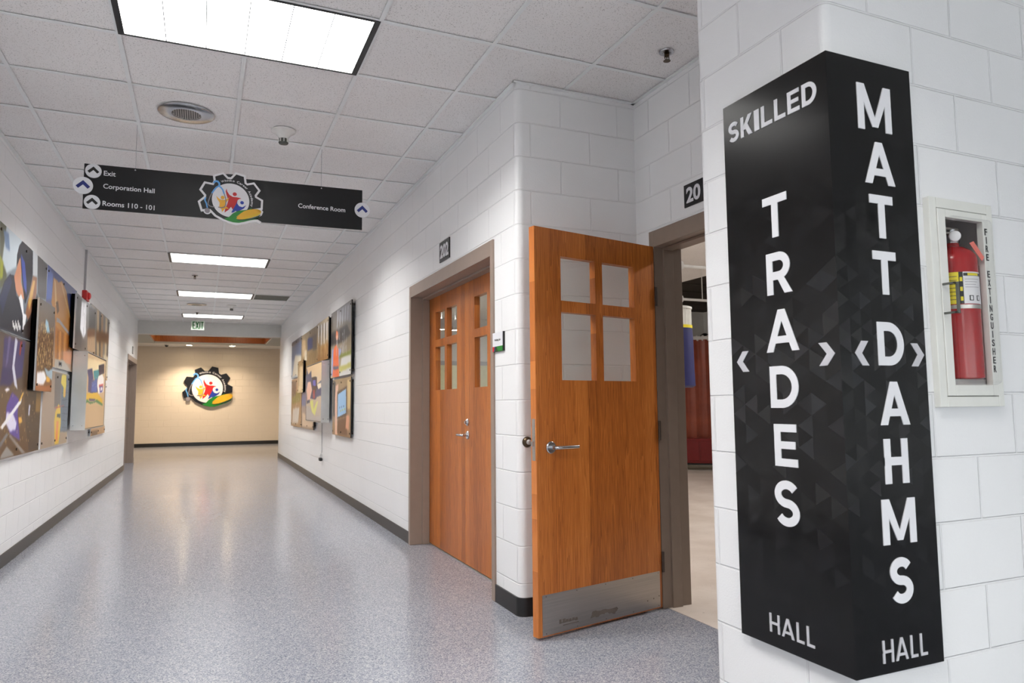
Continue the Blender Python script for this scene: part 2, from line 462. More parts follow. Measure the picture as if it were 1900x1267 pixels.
def arc(cx, cz, rx, rz, a0, a1, n=14):
    return [(cx + rx * math.cos(R_(a0 + (a1 - a0) * i / n)), cz + rz * math.sin(R_(a0 + (a1 - a0) * i / n))) for i in range(n + 1)]
def cap(g, ch, x0, x1, z0, z1, y, t, depth=0.002, skew=None):
    """A sans capital drawn from strokes of width t (metres) in its box."""
    w, h = x1 - x0, z1 - z0
    cnt = [0]
    def place(p):
        x, z = p[0] + x0, p[1] + z0
        if skew: x, z = skew(x, z)
        return (x, z)
    def pg(pts):
        cnt[0] += 1; g.prism([place(p) for p in pts], y - cnt[0] * 0.00012, y + depth)
    def rc(a, b, c, d): pg([(a, c), (b, c), (b, d), (a, d)])
    def st(pts, closed=False):
        cnt[0] += 1; g.stroke([place(p) for p in pts], t, y - cnt[0] * 0.00012, y + depth, closed)
    if ch == 'T': rc(0, w, h - t, h); rc(w / 2 - t / 2, w / 2 + t / 2, 0, h)
    elif ch == 'L': rc(0, t, 0, h); rc(0, w, 0, t * 0.95)
    elif ch == 'I': rc(0, w, 0, h)
    elif ch == 'H': rc(0, t, 0, h); rc(w - t, w, 0, h); rc(0, w, h / 2 - t * 0.45, h / 2 + t * 0.45)
    elif ch == 'E': rc(0, t, 0, h); rc(0, w, 0, t * 0.92); rc(0, w * 0.92, h / 2 - t * 0.42, h / 2 + t * 0.46); rc(0, w * 0.98, h - t * 0.92, h)
    elif ch == 'A':
        k = t * 1.08
        pg([(0, 0), (k, 0), (w / 2 + k * 0.5, h), (w / 2 - k * 0.5, h)]); pg([(w - k, 0), (w, 0), (w / 2 + k * 0.5, h), (w / 2 - k * 0.5, h)])
        rc(w * 0.24, w * 0.76, h * 0.2, h * 0.2 + t * 0.85)
    elif ch == 'M':
        rc(0, t, 0, h); rc(w - t, w, 0, h); c = w / 2
        pg([(0, h), (t * 1.15, h), (c + t * 0.42, h * 0.08), (c - t * 0.42, h * 0.08)]); pg([(w - t * 1.15, h), (w, h), (c + t * 0.42, h * 0.08), (c - t * 0.42, h * 0.08)])
    elif ch == 'K':
        k = t * 1.3
        rc(0, t, 0, h); pg([(t * 0.3, h * 0.34), (t * 0.3 + k, h * 0.34), (w, h), (w - k, h)]); pg([(w * 0.28, h * 0.56), (w * 0.28 + k, h * 0.56), (w, 0), (w - k, 0)])
    elif ch == 'D':
        e = t / 2; st([(e, e), (w * 0.42, e)] + arc(w * 0.42, h / 2, w * 0.58 - e, h / 2 - e, -84, 84, 14) + [(w * 0.42, h - e), (e, h - e)], True)
    elif ch == 'R':
        e = t / 2; r = (h * 0.56 - e) / 2; rc(0, t, 0, h); zc = h - e - r
        st([(e, h - e), (w * 0.5, h - e)] + arc(w * 0.5, zc, w * 0.44 - e, r, 84, -84, 12) + [(w * 0.5, zc - r), (e, zc - r)])
        pg([(w * 0.38, h * 0.45), (w * 0.38 + t * 1.05, h * 0.45), (w, 0), (w - t * 1.2, 0)])
    elif ch == 'S':
        e = t / 2; r = (h - t) / 4; rx = w / 2 - e
        st(arc(w / 2, h - e - r, rx, r, 28, 268, 18) + arc(w / 2, e + r, rx, r, 88, -152, 18))

# ------------------------------------------------------------------ photographs as prints
def picture_colors(ops, w, h, res):
    nx, nz = max(8, int(w / res)), max(8, int(h / res))
    U, V = np.meshgrid(np.linspace(0, 1, nx + 1), np.linspace(0, 1, nz + 1))
    img = np.zeros((nz + 1, nx + 1, 3))
    def over(mask, col):
        img[:] = img * (1 - mask[..., None]) + np.array(col, float) * mask[..., None]
    def blur(a, k):
        for _ in range(int(k)):
            p = np.pad(a, 1, mode='edge')
            a = (p[:-2, 1:-1] + p[2:, 1:-1] + p[1:-1, :-2] + p[1:-1, 2:] + 2 * p[1:-1, 1:-1]) / 6
        return a
    for op in ops:
        if op[0] == 'g':
            img[:] = np.array(op[2], float) * (1 - V[..., None]) + np.array(op[1], float) * V[..., None]
        elif op[0] == 'p':
            pts = op[3]; ins = np.zeros(U.shape, bool)
            for i in range(len(pts)):
                (xa, ya), (xb, yb) = pts[i], pts[i - 1]
                if ya == yb: continue
                ins ^= ((ya > V) != (yb > V)) & (U < (xb - xa) * (V - ya) / (yb - ya) + xa)
            over(blur(ins.astype(float), op[2] * 1.2), op[1])
        elif op[0] == 's':
            _, col, cnt, seed, (u0, v0, u1, v1), wd, ln = op
            rg = random.Random(seed); mk = np.zeros(U.shape)
            for _ in range(cnt):
                i = int(rg.uniform(u0, u1) * nx); j = int(rg.uniform(v0, v1) * nz); L = max(1, int(rg.uniform(0.3, 1) * ln)); a = rg.uniform(0.4, 1)
                mk[max(0, j):j + L, max(0, i):i + wd] = a
            over(mk, col)
    c = np.clip(img / 255, 0, 1)
    c = np.where(c <= 0.04045, c / 12.92, ((c + 0.055) / 1.055) ** 2.4)
    return nx, nz, c

def print_board(name, ops, w, h, y0, y1, parent, res, edge=(40, 40, 42)):
    """A board w x h (x from 0, z from 0) whose front at y0 carries a printed picture."""
    nx, nz, c = picture_colors(ops, w, h, res)
    X, Z = np.meshgrid(np.linspace(0, w, nx + 1), np.linspace(0, h, nz + 1))
    vs = [(float(a), y0, float(b)) for a, b in zip(X.ravel(), Z.ravel())]
    fs = [(j * (nx + 1) + i, j * (nx + 1) + i + 1, (j + 1) * (nx + 1) + i + 1, (j + 1) * (nx + 1) + i) for j in range(nz) for i in range(nx)]
    cols = [tuple(q) for q in c.reshape(-1, 3)]
    b = len(vs)
    vs += [(x, y, z) for x in (0, w) for y in (y0, y1) for z in (0, h)]
    fs += [tuple(b + i for i in f) for f in ((0, 1, 3, 2), (4, 6, 7, 5), (2, 3, 7, 6), (0, 2, 6, 4), (1, 5, 7, 3))]
    cols += [lin(edge)] * 8
    me = bpy.data.meshes.new(name); me.from_pydata(vs, [], fs); me.materials.append(M['print'])
    at = me.color_attributes.new('Col', 'FLOAT_COLOR', 'POINT')
    at.data.foreach_set('color', np.array([(*q, 1) for q in cols], dtype=np.float32).ravel())
    me.update()
    o = bpy.data.objects.new(name, me); COL.objects.link(o); o.parent = parent
    return o

# ------------------------------------------------------------------ ceiling lights (they carry the light of the place)
def make_troffer():
    r = thing('ceiling_light', 'x', 'ceiling light', (0, 0, H), 0, 'recessed fluorescent troffers')
    w, d = 2 * TX, TY
    e = 0.03
    f = G()
    for b in ((0, e, 0, d), (w - e, w, 0, d), (e, w - e, 0, e * 0.5), (e, w - e, d - e * 0.5, d)):
        f.box(b[0], b[1], b[2], b[3], -0.007, 0.006)
    f.build('frame', M['black'], r)
    G().box(e, w - e, e * 0.5, d - e * 0.5, -0.004, 0.002).build('lens', M['lens'], r)
    l = G()
    for i in range(1, 6):
        x = e + (w - 2 * e) * i / 6
        l.box(x - 0.0025, x + 0.0025, e * 0.5, d - e * 0.5, -0.0055, -0.0041)
    l.build('louver', M['louver'], r)
    return r
TROFF = [(0, -1, 'large recessed fluorescent ceiling light with black edges, nearest one, above the hanging directory sign'),
         (0, 4, 'recessed fluorescent ceiling light hidden behind the hanging directory sign'),
         (0, 9, 'recessed fluorescent ceiling light, nearest one seen beyond the hanging sign'),
         (0, 14, 'recessed fluorescent ceiling light with a grey vent grille right beside it'),
         (0, 19, 'recessed fluorescent ceiling light just in front of the exit sign'),
         (0, -6, 'recessed fluorescent ceiling light overhead at the near end of the corridor'),
         (0, -11, 'recessed fluorescent ceiling light at the back of the near hall'),
         (5, -11, 'added unseen recessed ceiling light out in the near hall facing the fire extinguisher wall')]  # unseen light added off to the side, placed for wall brightness
t0 = make_troffer()
for i, (c, r, lab) in enumerate(TROFF):
    o = t0 if i == 0 else copy_tree(t0)
    o.location = (GX + c * TX, GY + r * TY, H); o['label'] = lab

def make_downlight():
    r = thing('downlight', 'x', 'downlight', (0, 0, 0), 0, 'round downlights of the far lobby')
    G().lathe([(0.115, 0), (0.115, -0.012), (0.09, -0.016), (0.085, 0.0)], n=28, caps=False).build('trim_ring', M['white'], r, smooth=40)
    G().lathe([(0.087, -0.008), (0.087, -0.002)], n=28).build('lamp', M['lamp_warm'], r)
    return r
ZL = 3.05
d0 = make_downlight()
for i, (x, y, k, lab) in enumerate([(-0.41, 23.3, 3.4, 'bright warm downlight above the upper edge of the wall emblem, nearer the camera dome'),
                                   (0.79, 23.25, 1.6, 'warm downlight in the lobby ceiling farther from the camera dome'),
                                   (-2.9, 22.6, 1.5, 'added warm downlight in the far lobby hidden behind the corridor wall with the timber photo'),  # this and the next ones: unseen, added for the lobby's warm light
                                   (3.1, 22.6, 1.5, 'added warm downlight in the far lobby hidden behind the corridor wall with the tablet photo'),
                                   (-3.0, 19.4, 1.5, 'added unseen warm downlight in the lobby near the brown door frame'),
                                   (3.3, 19.4, 1.5, 'added unseen warm downlight in the lobby around the corner beyond the display case')]):
    o = d0 if i == 0 else copy_tree(d0)
    o.location = (x, y, ZL); o['label'] = lab
    L = bpy.data.lights.new('downlight_beam', 'SPOT'); L.energy = DOWN_W * k; L.color = (1, 0.80, 0.58); L.spot_size = R_(125); L.spot_blend = 0.7; L.shadow_soft_size = 0.07
    lo = bpy.data.objects.new('downlight_beam', L); COL.objects.link(lo); lo.location = (x, y, ZL - 0.03)

for i, (x, y, lab) in enumerate([(-.5, 19.0, 'added unseen warm lamp inside the timber ceiling tray, on the brown door side'), (.85, 19.0, 'added unseen warm lamp inside the timber ceiling tray, on the photo wall side')]):
    o = copy_tree(d0); o.location = (x, y, 3.35); o['label'] = lab; o['group'] = 'added lamps in the timber tray'
    L = bpy.data.lights.new('tray_fill', 'POINT'); L.energy = 2; L.color = (1, 0.80, 0.58); L.shadow_soft_size = 0.06  # added tray lamps and point fill, brightening the wood and soffit
    lo = bpy.data.objects.new('tray_fill', L); COL.objects.link(lo); lo.location = (x, y, 3.25)

# ------------------------------------------------------------------ floor, ceiling
g = G(); g.box(-6, 7, -7, 17.8, -0.1, 0); g.box(-6, 7, 17.8, YF, -0.1, 0)
struct(g.build('floor', M['floor']), 'glossy grey speckled corridor floor reflecting the lights and wall emblem', 'floor')
g = G(); g.plan([(2.524, 1.7), (12, 1.7), (12, 15), (1.86, 15), (1.86, 3.9), (2.524, 3.9)], -0.02, 0.0025)
struct(g.build('floor', M['concrete']), 'beige concrete floor of the workshop seen through the open door', 'floor')

g = G(); g.box(XL, 7, -7, YE, H + 0.005, H + 0.03)
ceil = struct(g.build('ceiling', [M['tile'], M['grid']]), 'white suspended ceiling of speckled square tiles in a metal grid', 'ceiling')
g = G()
bw = 0.0115
for k in range(-2, 13):
    x = GX + k * TX
    if not XL < x < 7: continue
    ye = YE if x < XR else (3.756 if x < 2.5 else 1.58)
    g.box(x - bw, x + bw, -7, ye, H - 0.004, H + 0.001)
for k in range(-18, 23):
    y = GY + k * TY
    if y > YE: continue
    xe = XR if y > 3.756 else (2.5 if y > 1.58 else 7)
    g.box(XL, xe, y - bw, y + bw, H - 0.0032, H + 0.001)
o = g.build('ceiling_grid', M['grid'], ceil)
g = G()
for b in ((XL, XL + 0.022, -7, YE), (XR - 0.022, XR, 3.745, YE), (XR - 0.022, 2.5, 3.734, 3.756), (2.478, 2.5, 2.22, 3.756), (XL, XR, YE - 0.022, YE)):
    g.box(b[0], b[1], b[2], b[3], H - 0.006, H + 0.001)
struct(g.build('trim_1', M['grid']), 'white metal wall angle edging the suspended ceiling', 'ceiling trim')

# ------------------------------------------------------------------ walls
ZT = 3.2
def rounded(cx, cy, r, a0, a1, n=8): return [(cx + r * math.cos(R_(a0 + (a1 - a0) * i / n)), cy + r * math.sin(R_(a0 + (a1 - a0) * i / n))) for i in range(n + 1)]
D1 = (4.114, 6.10); D3 = (15.59, 17.634); DH = 2.236
g = G()
r = 0.045
g.plan([(XR, D1[0] + .02)] + rounded(XR + r, 3.756 + r, r, 180, 270) + [(2.72, 3.756), (2.72, 3.96), (1.871, 3.96), (1.871, D1[0] + .02)], 0, ZT)
g.box(XR, 1.871, D1[0] + .02, D1[1] - .02, DH - .02, ZT)
g.box(XR, 1.871, D1[1] - .02, YE, 0, ZT)
struct(g.build('wall_right', M['block'], smooth=30), 'white painted block corridor wall with the double door and photo panels', 'wall')
g = G(); g.box(XL - .2, XL, -7, D3[0] + .02, 0, ZT); g.box(XL - .2, XL, D3[0] + .02, D3[1] - .02, DH - .02, ZT); g.box(XL - .2, XL, D3[1] - .02, YE, 0, ZT)
struct(g.build('wall_left', M['block']), 'white painted block corridor wall carrying the welding photo panels', 'wall')
g = G()
D2 = (2.53, 3.605)
g.box(2.5, 2.69, D2[1] - .02, 3.756, 0, ZT); g.box(2.5, 2.69, D2[0] + .02, D2[1] - .02, DH - .02, ZT); g.box(2.5, 2.69, 2.2, D2[0] + .02, 0, ZT)
struct(g.build('wall_alcove', M['block']), 'white block wall of the recess around the open workshop door', 'wall')
g = G()
r = 0.03
CX = 1.775; CY0, CY1 = 1.58, 2.22
g.plan([(2.2, CY1)] + rounded(CX + .04, CY1 - .04, .04, 90, 180) + rounded(CX + r, CY0 + r, r, 180, 270) + [(2.2, CY0)], 0, ZT)
g.box(2.2, 2.485, CY0, CY1, 0, 1.2); g.box(2.2, 2.485, CY0, CY1, 1.84, ZT); g.box(2.2, 2.485, 1.74, CY1, 1.2, 1.84); g.box(2.485, 7, CY0, CY1, 0, ZT)
struct(g.build('wall_near', M['block'], smooth=30), 'white block wall end holding the tall black hall sign and fire extinguisher', 'wall')
g = G(); g.box(-6, -1.2, -7.2, -7, 0, ZT); g.box(6.6, 7, -7.2, -7, 0, ZT); g.box(-1.2, 6.6, -7.2, -7, 2.75, ZT); g.box(7, 7.2, -7, CY1, 0, ZT)
struct(g.build('wall_back', M['block']), 'white block walls of the near hall', 'wall')
g = G(); g.box(XL, XR, YE - 0.2, YE, 2.82, ZT)
struct(g.build('wall_header', M['header']), 'pale grey header beam across the end of the corridor behind the exit sign', 'beam')
g = G(); g.box(-6, 7, YF, YF + .2, 0, 3.4)
struct(g.build('wall_far', M['block_cream']), 'cream block lobby wall with the round academy emblem', 'wall')
g = G(); g.box(-6.2, -6, YE - .2, YF, 0, 3.4); g.box(7, 7.2, YE - .2, YF, 0, 3.4); g.box(-6, XL - .2, YE - .2, YE, 0, 3.4); g.box(XR + .2, 7, YE - .2, YE, 0, 3.4)
struct(g.build('wall_lobby', M['block_cream']), 'cream block side walls of the far lobby', 'wall')
wn = thing('added_window_1', 'added unseen window wall bringing daylight into the near hall', 'window', (-1.2, -7.1, 0), 0, kind='structure')  # unseen window added so daylight brightens the near walls and ceiling
g = G()
for i in range(7): g.box(i * 1.29, i * 1.29 + .06, -.05, .05, 0, 2.75)
for z in (0, 2.1, 2.69): g.box(.06, 7.74, -.05, .05, z, z + .06)
g.build('window_frame', M['taupe_dark'], wn)
for i in range(6): G().box(i * 1.29 + .06, (i + 1) * 1.29, -.004, .004, .06, 2.69).build('glass_pane', M['glass'], wn)
g = G(); g.box(-30, 40, -40, -7.2, -.1, -.01)
struct(g.build('ground', M['pavement']), 'added pale ground outside the added window, bouncing light to the ceiling', 'ground')  # unseen ground added as a reflector for the near ceiling
# lobby ceiling and timber tray
ti = (-1.145, 1.48, 18.05, 20.02); to = (-1.62, 1.95, YE, 20.3)
g = G(); g.box(-6, to[0], YE, YF, ZL, ZL + .1); g.box(to[1], 7, YE, YF, ZL, ZL + .1); g.box(to[0], to[1], to[3], YF, ZL, ZL + .1)
g.box(to[0], to[1], to[2], to[3], 3.35, 3.4)
struct(g.build('ceiling', M['white']), 'plain white lobby ceiling beyond the header with round downlights', 'ceiling')
g = G(); zs = 2.832
g.box(to[0], ti[0] - .02, to[2], to[3], zs, ZL + .12); g.box(ti[1] + .02, to[1], to[2], to[3], zs, ZL + .12)
g.box(ti[0] - .02, ti[1] + .02, to[2], ti[2] - .02, zs, ZL + .12); g.box(ti[0] - .02, ti[1] + .02, ti[3] + .02, to[3], zs, ZL + .12)
struct(g.build('trim_2', M['soffit']), 'grey dropped soffit ring around the timber ceiling tray', 'soffit')
g = G()
for b in ((ti[0] - .02, ti[0], ti[2], ti[3]), (ti[1], ti[1] + .02, ti[2], ti[3]), (ti[0] - .02, ti[1] + .02, ti[2] - .02, ti[2]), (ti[0] - .02, ti[1] + .02, ti[3], ti[3] + .02)):
    g.box(b[0], b[1], b[2], b[3], zs + .03, 3.35)
struct(g.build('trim_3', M['oak_far']), 'orange oak fascia boards lining the lobby ceiling tray', 'ceiling trim')
# baseboards
bh = 0.103; bt = 0.009
g = G(); g.box(XL, XL + bt, -7, D3[0], 0, bh); g.box(XL, XL + bt, D3[1], YE, 0, bh)
struct(g.build('baseboard_left', M['lit_base'], bevel=.003), 'dark rubber baseboard under the welding photos, browned by painted-in reflected light', 'baseboard')
g = G(); g.box(XR - bt, XR, D1[1], YE, 0, bh)
struct(g.build('baseboard_right', M['lit_base'], bevel=.003), 'dark rubber baseboard running from the double door to the lobby', 'baseboard')
g = G(); r = .054
g.plan([(XR - bt, D1[0])] + rounded(XR - bt + r, 3.756 - bt + r, r, 180, 270) + [(2.5, 3.756 - bt), (2.5, 3.756), (XR + .05, 3.756), (XR, 3.81), (XR, D1[0])], 0, bh)
struct(g.build('baseboard_corner', M['black_base'], smooth=30), 'black rubber baseboard wrapping the rounded corner beside the open door', 'baseboard')
g = G(); g.box(-6, 7, YF - bt, YF, 0, .11)
struct(g.build('baseboard_far', M['black_base']), 'black baseboard along the cream lobby wall', 'baseboard')
g = G(); g.box(XL, XL + bt, -7, -6.9, 0, bh); g.box(CX - bt, CX, CY0 - bt, CY1, 0, bh); g.box(CX - bt, 7, CY0 - bt, CY0, 0, bh)
struct(g.build('baseboard_near', M['black_base']), 'black rubber baseboard under the hall sign wall', 'baseboard')
# workshop shell
g = G(); g.box(1.871, 12.2, 15, 15.2, 2.1, 3.7); g.box(12, 12.2, 1.7, 15, 0, 3.7); g.box(1.871, 12.2, 15, 15.2, 0, 2.1, 1); g.box(1.871, 12.2, 14.97, 15, 2.07, 2.16, 2); g.box(2.69, 12, CY1 - .02, CY1, 0, 3.7)
g.box(2.69, 2.7, 2.2, D2[0] + .02, 3.1, 3.7)
struct(g.build('wall_workshop', [M['white'], M['pale'], M['conduit']]), 'workshop walls, white above a grey rail and pale yellow below', 'wall')
g = G(); g.box(1.871, 12.2, 1.7, 15.2, 3.55, 3.75)
for k in range(16): g.box(1.871, 12, 2.6 + k * .8, 2.63 + k * .8, 3.535, 3.55)
struct(g.build('ceiling', M['deck']), 'dark acoustic ceiling of the workshop seen through the doorway', 'ceiling')

# ------------------------------------------------------------------ doors
def door_frame(parent, w, x0=0.0, depth=.2, mat=None, h=DH, st=(.05, .118)):
    """Local: opening face at y = 0, x from x0 over the outer width w."""
    mat = mat or M['taupe']
    g = G(); f = .05; hd = .1; pr = .012
    g.box(x0, x0 + f, -pr, depth, 0, h); g.box(x0 + w - f, x0 + w, -pr, depth, 0, h); g.box(x0 + f, x0 + w - f, -pr, depth, h - hd, h)
    s = .016
    g.box(x0 + f, x0 + f + s, *st, 0, h - hd - s); g.box(x0 + w - f - s, x0 + w - f, *st, 0, h - hd - s); g.box(x0 + f, x0 + w - f, *st, h - hd - s, h - hd)
    return g.build('door_frame', mat, parent, bevel=.002)

WX = [(.18, .432), (.487, .742)]; WZ = [(1.318, 1.686), (1.748, 1.99)]
def leaf(parent, x0, w, y0, th, z0, z1, wx=WX, wz=WZ, mats=None, mirror=False):
    """A door leaf with a two by two light. Front face at y0."""
    g = G()
    if mirror: wx = sorted((w - b, w - a) for a, b in wx)
    xs = [0, *wx[0], *wx[1], w]; zz = [z0, *wz[0], *wz[1], z1]
    X = [x0 + v for v in xs]
    # stiles, mullions and rails as one welded grid with reveals
    vs = []; idx = {}
    fs = []
    def vid(i, j, k):
        if (i, j, k) not in idx:
            idx[(i, j, k)] = len(vs); vs.append((X[i], (y0, y0 + th)[k], zz[j]))
        return idx[(i, j, k)]
    hole = lambda i, j: i in (1, 3) and j in (1, 3)
    for i in range(5):
        for j in range(5):
            if hole(i, j):
                a, b, c, d = (i, j), (i + 1, j), (i + 1, j + 1), (i, j + 1)
                for p, q in ((a, b), (b, c), (c, d), (d, a)):
                    fs.append((vid(*q, 0), vid(*p, 0), vid(*p, 1), vid(*q, 1)))
            else:
                fs.append((vid(i, j, 0), vid(i + 1, j, 0), vid(i + 1, j + 1, 0), vid(i, j + 1, 0)))
                fs.append((vid(i, j + 1, 1), vid(i + 1, j + 1, 1), vid(i + 1, j, 1), vid(i, j, 1)))
    nf = len(fs)
    for i in range(5):
        fs.append((vid(i + 1, 0, 0), vid(i, 0, 0), vid(i, 0, 1), vid(i + 1, 0, 1))); fs.append((vid(i, 5, 0), vid(i + 1, 5, 0), vid(i + 1, 5, 1), vid(i, 5, 1)))
    for j in range(5):
        fs.append((vid(0, j, 0), vid(0, j + 1, 0), vid(0, j + 1, 1), vid(0, j, 1))); fs.append((vid(5, j + 1, 0), vid(5, j, 0), vid(5, j, 1), vid(5, j + 1, 1)))
    g.add(vs, fs[:nf], 0); g.v = []; g.f = []; g.mi = []
    g.v = vs; g.f = fs; g.mi = [0] * nf + [1] * (len(fs) - nf)
    o = g.build('door_leaf', mats or [M['oak'], M['oak_edge']], parent)
    for a, b in wx:
        for c, d in wz:
            G().box(x0 + a, x0 + b, y0 + th / 2 - .003, y0 + th / 2 + .003, c, d).build('glass_pane', M['glass'], o)
    return o

def lever(parent, x, z, y, to_right=True, mat='chrome', length=.135, back=False):
    s = 1 if to_right else -1; d = -1 if not back else 1
    g = G()
    g.lathe([(.032, 0), (.032, .006), (.028, .010)], (x, y, z), (0, d, 0), 24)
    g.cyl((x, y + d * .008, z), (x, y + d * .045, z), .011)
    R = .018
    path = [(x, y + d * .035, z), (x + s * .004, y + d * .045, z), (x + s * .014, y + d * .052, z), (x + s * .03, y + d * .054, z), (x + s * length, y + d * .05, z)]
    g.tube(path, .0095, 12)
    return g.build('door_lever', M[mat], parent, smooth=40)

# double door of room 202
d1 = thing('door_1', 'closed pair of oak doors with small windows in a taupe frame below the 202 plate', 'door', (XR, D1[1], 0), -90, kind='structure')
door_frame(d1, D1[1] - D1[0], depth=.206, st=(.095, .158))
lw = (D1[1] - D1[0] - .1) / 2
la = leaf(d1, .052, lw - .004, .16, .044, .012, DH - .104)
lb = leaf(d1, .052 + lw, lw - .004, .16, .044, .012, DH - .104, mirror=True)
lever(lb, .052 + lw + .05, .965, .16, False, length=.11)
# the lever and its deadbolt as seen beside the meeting edge
G().lathe([(.028, 0), (.028, .008), (.02, .016)], (.052 + lw + .05, .16, 1.06), (0, -1, 0), 22).cyl((.052 + lw + .05, .144, 1.06), (.052 + lw + .05, .132, 1.06), .012).build('deadbolt', M['chrome'], lb, smooth=40)
G().box(.05, 2 * lw + .05, .158, .2, 0.0, .009).build('threshold', M['steel'], d1)
# open workshop door
d2 = thing('door_2', 'oak door standing open in the recess, with four panes and a scuffed kick plate', 'door', (2.5, D2[1], 0), -90, kind='structure')
door_frame(d2, D2[1] - D2[0], depth=.19, mat=M['taupe_dark'])
ang = math.degrees(math.atan2(.2194, .9756))
lf = leaf(d2, 0, .914, 0, .044, .014, 2.134)
MW = Matrix.Translation((1.5855, 3.3455, 0)) @ Matrix.Rotation(math.atan2(.2194, .9756), 4, 'Z')
bpy.context.view_layer.update()
lf.matrix_parent_inverse = Matrix()
lf.matrix_basis = d2.matrix_world.inverted() @ MW
g = G(); g.box(.026, .896, -.0016, .0, .02, .221)
kp = g.build('kick_plate', [M['steel']], lf)
kp['label'] = 'scuffed stainless kick plate'
g = G()
rng = random.Random(4)
def blotch(pts, j=.004):
    q = []
    for k in range(len(pts)):
        (a, b), (c, d) = pts[k], pts[(k + 1) % len(pts)]
        for u in range(5): q.append((a + (c - a) * u / 5 + rng.uniform(-j, j), b + (d - b) * u / 5 + rng.uniform(-j, j)))
    g.prism(q, -.0021, -.0016)
blotch([(.352, .055), (.40, .052), (.46, .060), (.53, .048), (.556, .068), (.55, .078), (.46, .080), (.37, .086)])
for k in range(6): g.box(.135 + k * .022, .150 + k * .022 + rng.uniform(0, .006), -.0021, -.0016, .060 + rng.uniform(0, .006), .076 + rng.uniform(0, .008))
g.box(.16, .268, -.0021, -.0016, .049, .054); g.box(.14, .262, -.0021, -.0016, .064, .069)
for (a, b) in ((.84, .075), (.885, .083), (.79, .07)): g.lathe([(.004, 0), (.004, .0005)], (a, -.0016, b), (0, -1, 0), 8)
for k in range(5): g.lathe([(.003, 0), (.003, .0007)], (.05 + k * .208, -.0016, .212), (0, -1, 0), 8)
for k in range(5): g.lathe([(.003, 0), (.003, .0007)], (.05 + k * .208, -.0016, .029), (0, -1, 0), 8)
g.build('kick_plate_marks', M['scuff'], lf)
lever(lf, .094, .965, 0, True, length=.15)
bl = G(); bl.lathe([(.034, 0), (.034, .008), (.026, .012)], (.094, .044, .965), (0, 1, 0), 24); bl.cyl((.094, .05, .965), (.094, .085, .965), .011); bl.tube([(.094, .085, .965), (.10, .096, .965), (.12, .1, .965), (.22, .098, .965)], .0095, 12)
bl.build('back_lever', M['bronze'], lf, smooth=40)
g = G(); g.box(-.0012, .0, .009, .035, .90, 1.115); g.box(-.014, -.001, .015, .029, .975, .998); g.box(-.002, -.001, .014, .030, 1.0, 1.02)
g.build('latch_plate', M['steel'], lf)
for z in (.27, 1.03, 1.83):
    G().cyl((.922, -.006, z - .057), (.922, -.006, z + .057), .0085, 12).build('hinge', M['hinge'], lf, smooth=40)
# far door at the end of the left wall
d3 = thing('door_3', 'brown door set deep in a taupe frame at the far end of the corridor', 'door', (XL, D3[0], 0), 90, kind='structure')
door_frame(d3, D3[1] - D3[0], depth=.206, st=(.095, .158))
G().box(.052, D3[1] - D3[0] - .052, .16, .204, .012, DH - .104).build('door_leaf', M['taupe_dark'], d3)
lever(d3, 1.86, .965, .16, False)

# ------------------------------------------------------------------ tall wrapped hall sign on the wall end
SX, SY, SYE, SXE, SZ0, SZ1 = 1.7472, 1.5566, 2.0326, 2.1201, .3908, 2.2794
hs = thing('hall_sign', 'tall black folded wall sign reading SKILLED TRADES HALL and MATT DAHMS HALL', 'sign', (SX, SY, SZ0))
def sign_face(wid, seed):
    """Black print with a faint mosaic of charcoal triangles."""
    rg = random.Random(seed); vs = []; fs = []; cols = []
    n = 8; cw = wid / n; hh = cw * 1.16; rows = int((SZ1 - SZ0) / hh) + 3
    top = SZ1 - SZ0
    clip = lambda p: (min(max(p[0], 0), wid), min(max(p[1], 0), top))
    for i in range(n):
        for j in range(-1, rows):
            z = j * hh + (hh / 2 if i % 2 else 0)
            for tri in (((i * cw, z), ((i + 1) * cw, z - hh / 2), ((i + 1) * cw, z + hh / 2)), ((i * cw, z), ((i + 1) * cw, z + hh / 2), (i * cw, z + hh))):
                q = [clip(p) for p in tri]
                ar = abs((q[1][0] - q[0][0]) * (q[2][1] - q[0][1]) - (q[2][0] - q[0][0]) * (q[1][1] - q[0][1]))
                if ar < 1e-6: continue
                zc = sum(p[1] for p in q) / 3 / top
                amp = math.exp(-((zc - .46) / .34) ** 2)
                v = 9 + rg.random() ** 1.5 * 34 * amp
                t = rg.choice(((1, .97, 1.02), (1, 1, 1), (.98, 1, 1.06)))
                fs.append((len(vs), len(vs) + 1, len(vs) + 2)); vs += q; cols.append(lin((v * t[0], v * t[1], v * t[2])))
    return vs, fs, cols
def sign_panel():
    vs = []; fs = []; cols = []
    a = sign_face(SYE - SY, 11); b = sign_face(SXE - SX, 5)
    for (fv, ff, fc), mp in ((a, lambda p: (SX, SYE - p[0], SZ0 + p[1])), (b, lambda p: (SX + p[0], SY, SZ0 + p[1]))):
        k = len(vs); vs += [mp(p) for p in fv]; fs += [tuple(i + k for i in f) for f in ff]; cols += fc
    core = G().plan([(SX + .0005, SY + .0005), (SXE, SY + .0005), (SXE, CY0), (CX, CY0), (CX, SYE), (SX + .0005, SYE)], SZ0 + .0004, SZ1 - .0004)
    k = len(vs); vs += core.v; fs += [tuple(i + k for i in f) for f in core.f]; cols += [lin((10, 10, 11))] * len(core.f)
    me = bpy.data.meshes.new('sign_panel'); me.from_pydata([(x - SX, y - SY, z - SZ0) for x, y, z in vs], [], fs); me.materials.append(M['wrap'])
    at = me.color_attributes.new('Col', 'FLOAT_COLOR', 'CORNER'); arr = []
    for f, c in zip(fs, cols): arr += [(*c, 1)] * len(f)
    at.data.foreach_set('color', np.array(arr, dtype=np.float32).ravel()); me.update()
    o = bpy.data.objects.new('sign_panel', me); COL.objects.link(o); o.parent = hs
